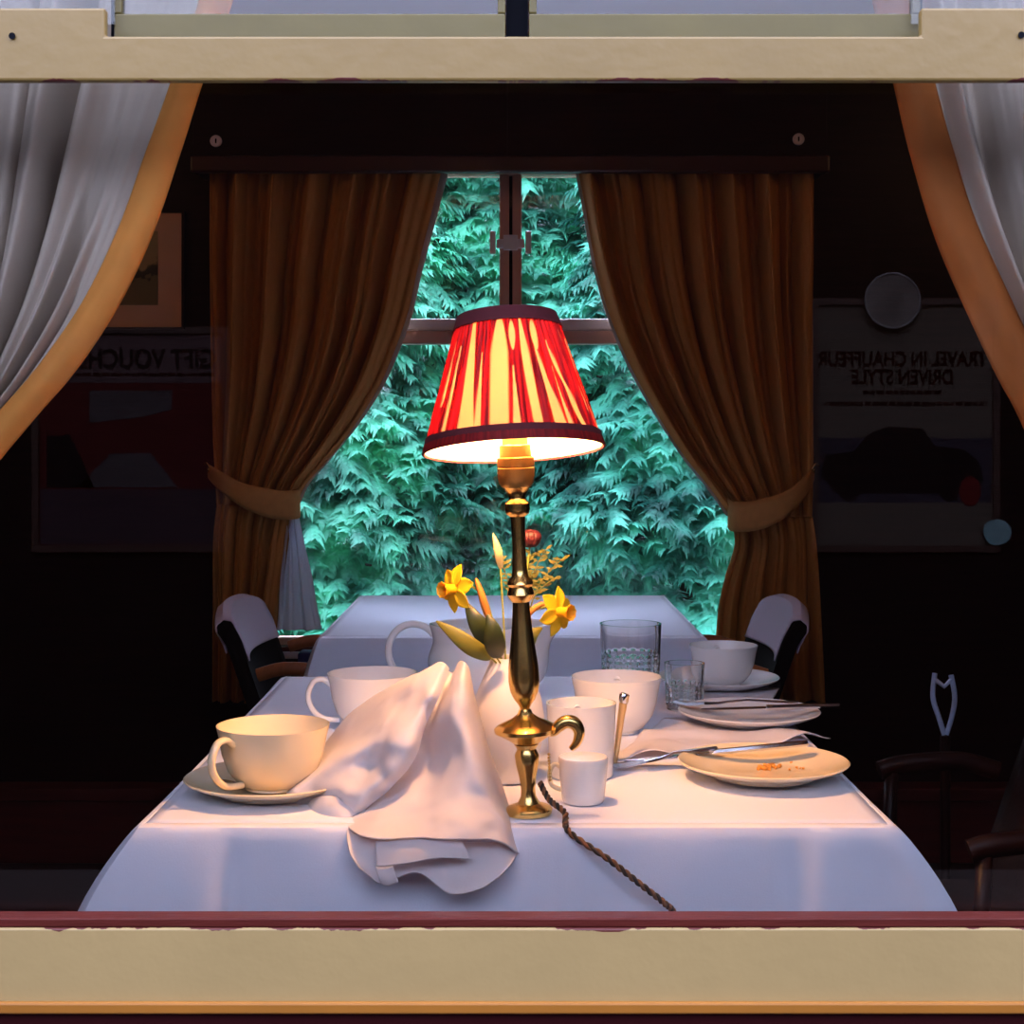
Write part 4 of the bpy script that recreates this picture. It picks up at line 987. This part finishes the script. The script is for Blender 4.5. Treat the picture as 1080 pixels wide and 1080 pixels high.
# car picture
car = [(866, 500), (870, 480), (900, 476), (915, 458), (935, 450), (972, 452), (985, 470), (1015, 474), (1030, 485), (1036, 505), (1030, 520), (880, 520)]
g = G().prism([(sx5(a)-cx_, sz5(b_)-cz) for a, b_ in car], .0031, .0045)
g.build('car_picture', inkb, parent=t, smooth=False)
G().box(-hx+.004, hx-.004, .0030, .0034, sz5(530)-cz, sz5(462)-cz).build('picture_ground', mat('dim_photo', (.009, .007, .009), .7, spec=.0), parent=t, smooth=False)
for wx in (895, 1000):
    G().prism([(sx5(wx)-cx_+.032*math.cos(a), sz5(518)-cz+.032*math.sin(a)) for a in np.linspace(0, 2*PI, 20, endpoint=False)], .0046, .0056).build('car_wheel', inkb, parent=t, smooth=False)
G().prism([(sx5(1022)-cx_+.035*math.cos(a), sz5(518)-cz+.05*math.sin(a)) for a in np.linspace(0, 2*PI, 20, endpoint=False)], .0058, .0064).build('red_patch', mat('dark_red_patch', (.03, .003, .003), .7, spec=.0), parent=t, smooth=False)
# round crest at the head of the poster, standing a little above its top edge
n = 48; rp_ = 28.5*ks; qx, qz = sx5(939)-cx_, sz5(318)-cz
cd_ = G().prism([(qx+rp_*math.cos(a), qz+rp_*math.sin(a)) for a in np.linspace(0, 2*PI, n, endpoint=False)], .0125, .024).build('crest_disc', mat('mottled_grey_disc', (.038, .029, .025), .6, var=.6, scale=22, spec=.0), parent=t, smooth=False)
cd_['label'] = 'round mottled grey crest disc'
G().tube([(qx+rp_*math.cos(a), .024, qz+rp_*math.sin(a)) for a in np.linspace(0, 2*PI, 49)], .004, 8, caps=False).build('rim', mat('pale_ring', (.05, .041, .038), .6, spec=.1), parent=cd_)
t, hx, hz = poster(sx5(42), sx5(236), sz5(575), sz5(352), 'dark red gift voucher poster reflected in the near glass, at the left', pp_red)
cz = t.location.z; cx_ = t.location.x
G().box(-hx+.004, hx-.004, .003, .0036, sz5(404)-cz, hz-.004).build('title_strip', mat('dim_title_strip', (.021, .012, .012), .7, spec=.0), parent=t, smooth=False)
text_obj('GIFT VOUCHERS', .088, inkb, t, sx5(228)-cx_, sz5(388)-cz, y=.0042, align='LEFT', squeeze=.82)
g = G(); x = 50; rnd = random.Random(4)
while x < 226: w_ = rnd.uniform(3, 9); g.box(sx5(x)-cx_, sx5(x+w_)-cx_, .0036, .0042, sz5(397)-cz, sz5(393.5)-cz); x += w_+2
g.build('small_print', ink, parent=t, smooth=False)
G().prism([(sx5(a)-cx_, sz5(b_)-cz) for a, b_ in ((95, 412), (182, 412), (182, 432), (150, 440), (95, 446))], .0031, .0037).build('window_picture', pp_pale, parent=t, smooth=False)
G().prism([(sx5(a)-cx_, sz5(b_)-cz) for a, b_ in ((118, 478), (160, 478), (188, 514), (82, 514))], .0031, .0037).build('tablecloth_picture', pp_pale, parent=t, smooth=False)
G().prism([(sx5(a)-cx_, sz5(b_)-cz) for a, b_ in ((50, 460), (75, 458), (100, 514), (50, 514))], .0031, .0037).build('chair_picture', inkb, parent=t, smooth=False)
G().box(-hx+.004, hx-.004, .003, .0036, -hz+.004, sz5(516)-cz).build('text_panel', mat('dim_text_panel', (.012, .007, .008), .7, spec=.0), parent=t, smooth=False)
t = thing('light_spot_disc', 'small round bluish disc painted as a light spot, mirrored right of the chauffeur poster', 'light_spot', (sx5(1050), YP+.001, sz5(561)))  # coloured disc standing in for a dim spot of light
G().prism([(.046*math.cos(a), .043*math.sin(a)) for a in np.linspace(0, 2*PI, 32, endpoint=False)], 0, .015).build('lens', mat('pale_teal_light_spot', (.035, .06, .062), .5, var=.4, scale=30), parent=t, smooth=False)

# ================================================================== OUTSIDE BEYOND THE FAR WINDOW: CONIFERS
G().box(-8, 8, YF+.35, 12, -1.3, -1.2).build('floor_trackside', mat('trackside_grass', (.06, .14, .06), .95, var=.4, scale=8, bump=.5), smooth=False, kind='structure')
def spray_template(rs):
    """one flat fern-like frond: fingers off a midrib, as triangles/quads in the XY plane, x forward, length 1"""
    vs = []; fs = []
    def finger(p, d, ln, wd, droop):
        px_, py_ = -d[1], d[0]
        n0 = len(vs)
        a = p; m1 = (p[0]+d[0]*ln*.45, p[1]+d[1]*ln*.45, p[2]-droop*.3); e_ = (p[0]+d[0]*ln, p[1]+d[1]*ln, p[2]-droop)
        vs.extend([(a[0]-px_*wd*.35, a[1]-py_*wd*.35, a[2]), (a[0]+px_*wd*.35, a[1]+py_*wd*.35, a[2]), (m1[0]+px_*wd, m1[1]+py_*wd, m1[2]+.01), (m1[0]-px_*wd, m1[1]-py_*wd, m1[2]+.01), e_])
        fs.extend([(n0, n0+1, n0+2, n0+3), (n0+3, n0+2, n0+4)])
    for i in range(7):
        x = .08+.13*i; l0 = .44*math.sin(PI*(.18+.78*(1-x)))*(.8+.4*rs.random())
        for s_ in (-1, 1):
            a = s_*(.85-.25*x+.15*rs.random()); finger((x, 0, -.12*x*x), (math.cos(a), math.sin(a)), l0, .050, .10+.16*rs.random())
            finger((x+.04, 0, -.12*x*x), (math.cos(a*.6), math.sin(a*.6)), l0*.55, .042, .06)
    finger((0, 0, 0), (1, 0), 1.0, .036, .16)
    return np.array(vs, float), fs
rs = random.Random(11)
TEMPL = [spray_template(rs) for _ in range(4)]
def make_tree(cx, cy, zb, H_, Rr, nb, seed, label, m_f, yback=False):
    rnd = random.Random(seed)
    allv = []; allf = []; off = 0
    t = thing('conifer_tree', label, 'tree', (cx, cy, zb), group='conifers outside the far window')
    for bi in range(nb):
        h = rnd.random()**.85
        z = H_*h
        rad = Rr*(1-.55*h)*(.80+.22*rnd.random())*(1+.10*math.sin(h*31+seed)+.08*math.sin(h*67))
        ang = -PI/2+rnd.gauss(0, .85)
        o_ = Vector((math.cos(ang), math.sin(ang), 0)); base = o_*rad*.82+Vector((0, 0, z))
        side = Vector((-o_.y, o_.x, 0))
        pitch = rnd.uniform(-.15, .55)
        nsp = rnd.randint(6, 11)
        for k_ in range(nsp):
            fa = (k_/(nsp-1)-.5)*rnd.uniform(1.8, 2.6)
            X = (o_*math.cos(fa)+side*math.sin(fa)); X = (X*math.cos(pitch)+Vector((0, 0, -1))*math.sin(pitch)*1.0+Vector((0, 0, -.22*abs(fa)))).normalized()
            Z = (Vector((0, 0, 1))+o_*.75+Vector((rnd.gauss(0, .25), rnd.gauss(0, .25), rnd.gauss(0, .2)))); Z = (Z-X*Z.dot(X)).normalized(); Y = Z.cross(X)
            ln = rnd.uniform(.10, .19)
            V, Fc = TEMPL[rnd.randrange(4)]
            Mx = np.array([[*X], [*Y], [*Z]])
            pos = base+X*rnd.uniform(-.02, .05)+Vector((0, 0, -.02*k_*rnd.random()))
            allv.append((V*ln) @ Mx+np.array(pos)); allf += [tuple(i+off for i in f) for f in Fc]; off += len(V)
    V = np.concatenate(allv)
    me = bpy.data.meshes.new('foliage'); me.from_pydata(V.tolist(), [], allf); me.materials.append(m_f)
    o = bpy.data.objects.new('foliage', me); C.objects.link(o); o.parent = t
    G().tube([(0, 0, 0), (.02, 0, H_*.5), (0, 0, H_*.97)], [.10, .07, .02], 10).build('trunk', MM['bark'], parent=t)
    g = G()
    for bi in range(40):
        h = rnd.random(); ang = -PI/2+rnd.gauss(0, .9); r = Rr*(1-.55*h)*.8
        a = Vector((0, 0, H_*h-.1)); b_ = Vector((math.cos(ang)*r, math.sin(ang)*r, H_*h+.02))
        g.tube([a, (a+b_)/2+Vector((0, 0, .05)), b_], [.014, .010, .005], 5)
    g.build('branches', MM['bark'], parent=t, kind='stuff')
def foliage_mat(name, a, b_):
    m, nt_, pb_, out = _nt(name); N = nt_.nodes; L = nt_.links
    tc = N.new('ShaderNodeTexCoord'); n1 = N.new('ShaderNodeTexNoise'); n1.inputs['Scale'].default_value = 5; n1.inputs['Detail'].default_value = 8; L.new(tc.outputs['Object'], n1.inputs['Vector'])
    rp = N.new('ShaderNodeValToRGB'); L.new(n1.outputs['Fac'], rp.inputs[0])
    rp.color_ramp.elements[0].position = .36; rp.color_ramp.elements[0].color = (*a, 1); rp.color_ramp.elements[1].position = .62; rp.color_ramp.elements[1].color = (*b_, 1)  # dark end paints deeper shaded gaps between the sprays
    L.new(rp.outputs[0], pb_.inputs['Base Color']); pb_.inputs['Roughness'].default_value = .5
    tr = N.new('ShaderNodeBsdfTranslucent'); L.new(rp.outputs[0], tr.inputs[0]); mx = N.new('ShaderNodeMixShader'); mx.inputs[0].default_value = .3
    L.new(pb_.outputs[0], mx.inputs[1]); L.new(tr.outputs[0], mx.inputs[2]); L.new(mx.outputs[0], out.inputs['Surface'])
    return m
fA = foliage_mat('teal_cypress_foliage', (.005, .11, .065), (.19, .84, .54))
fB = foliage_mat('blue_green_cypress_foliage', (.005, .10, .07), (.16, .80, .55))
make_tree(-.75, 4.75, -1.2, 3.6, 1.0, 1050, 1, 'bushy teal green conifer outside the left part of the far window', fA)
make_tree(.72, 4.70, -1.2, 3.6, 1.0, 1050, 2, 'bushy teal green conifer outside the right part of the far window', fB)
make_tree(.0, 5.15, -1.2, 3.75, 1.05, 850, 3, 'taller conifer set back behind the lamp, between the left and right conifers', fA)
make_tree(-2.1, 4.9, -1.2, 3.8, 1.0, 350, 4, 'conifer beyond the far window, mostly hidden by the left curtain', fB)
make_tree(2.1, 4.9, -1.2, 3.8, 1.0, 350, 5, 'conifer beyond the far window, mostly hidden by the right curtain', fA)
# dense dark hedge mass behind
G().box(-8, 8, 6.1, 6.4, -1.2, 2.5).build('wall_hedge', mat('dark_hedge', (.012, .06, .05), .95, var=.6, scale=6, bump=.8), smooth=False, kind='structure')
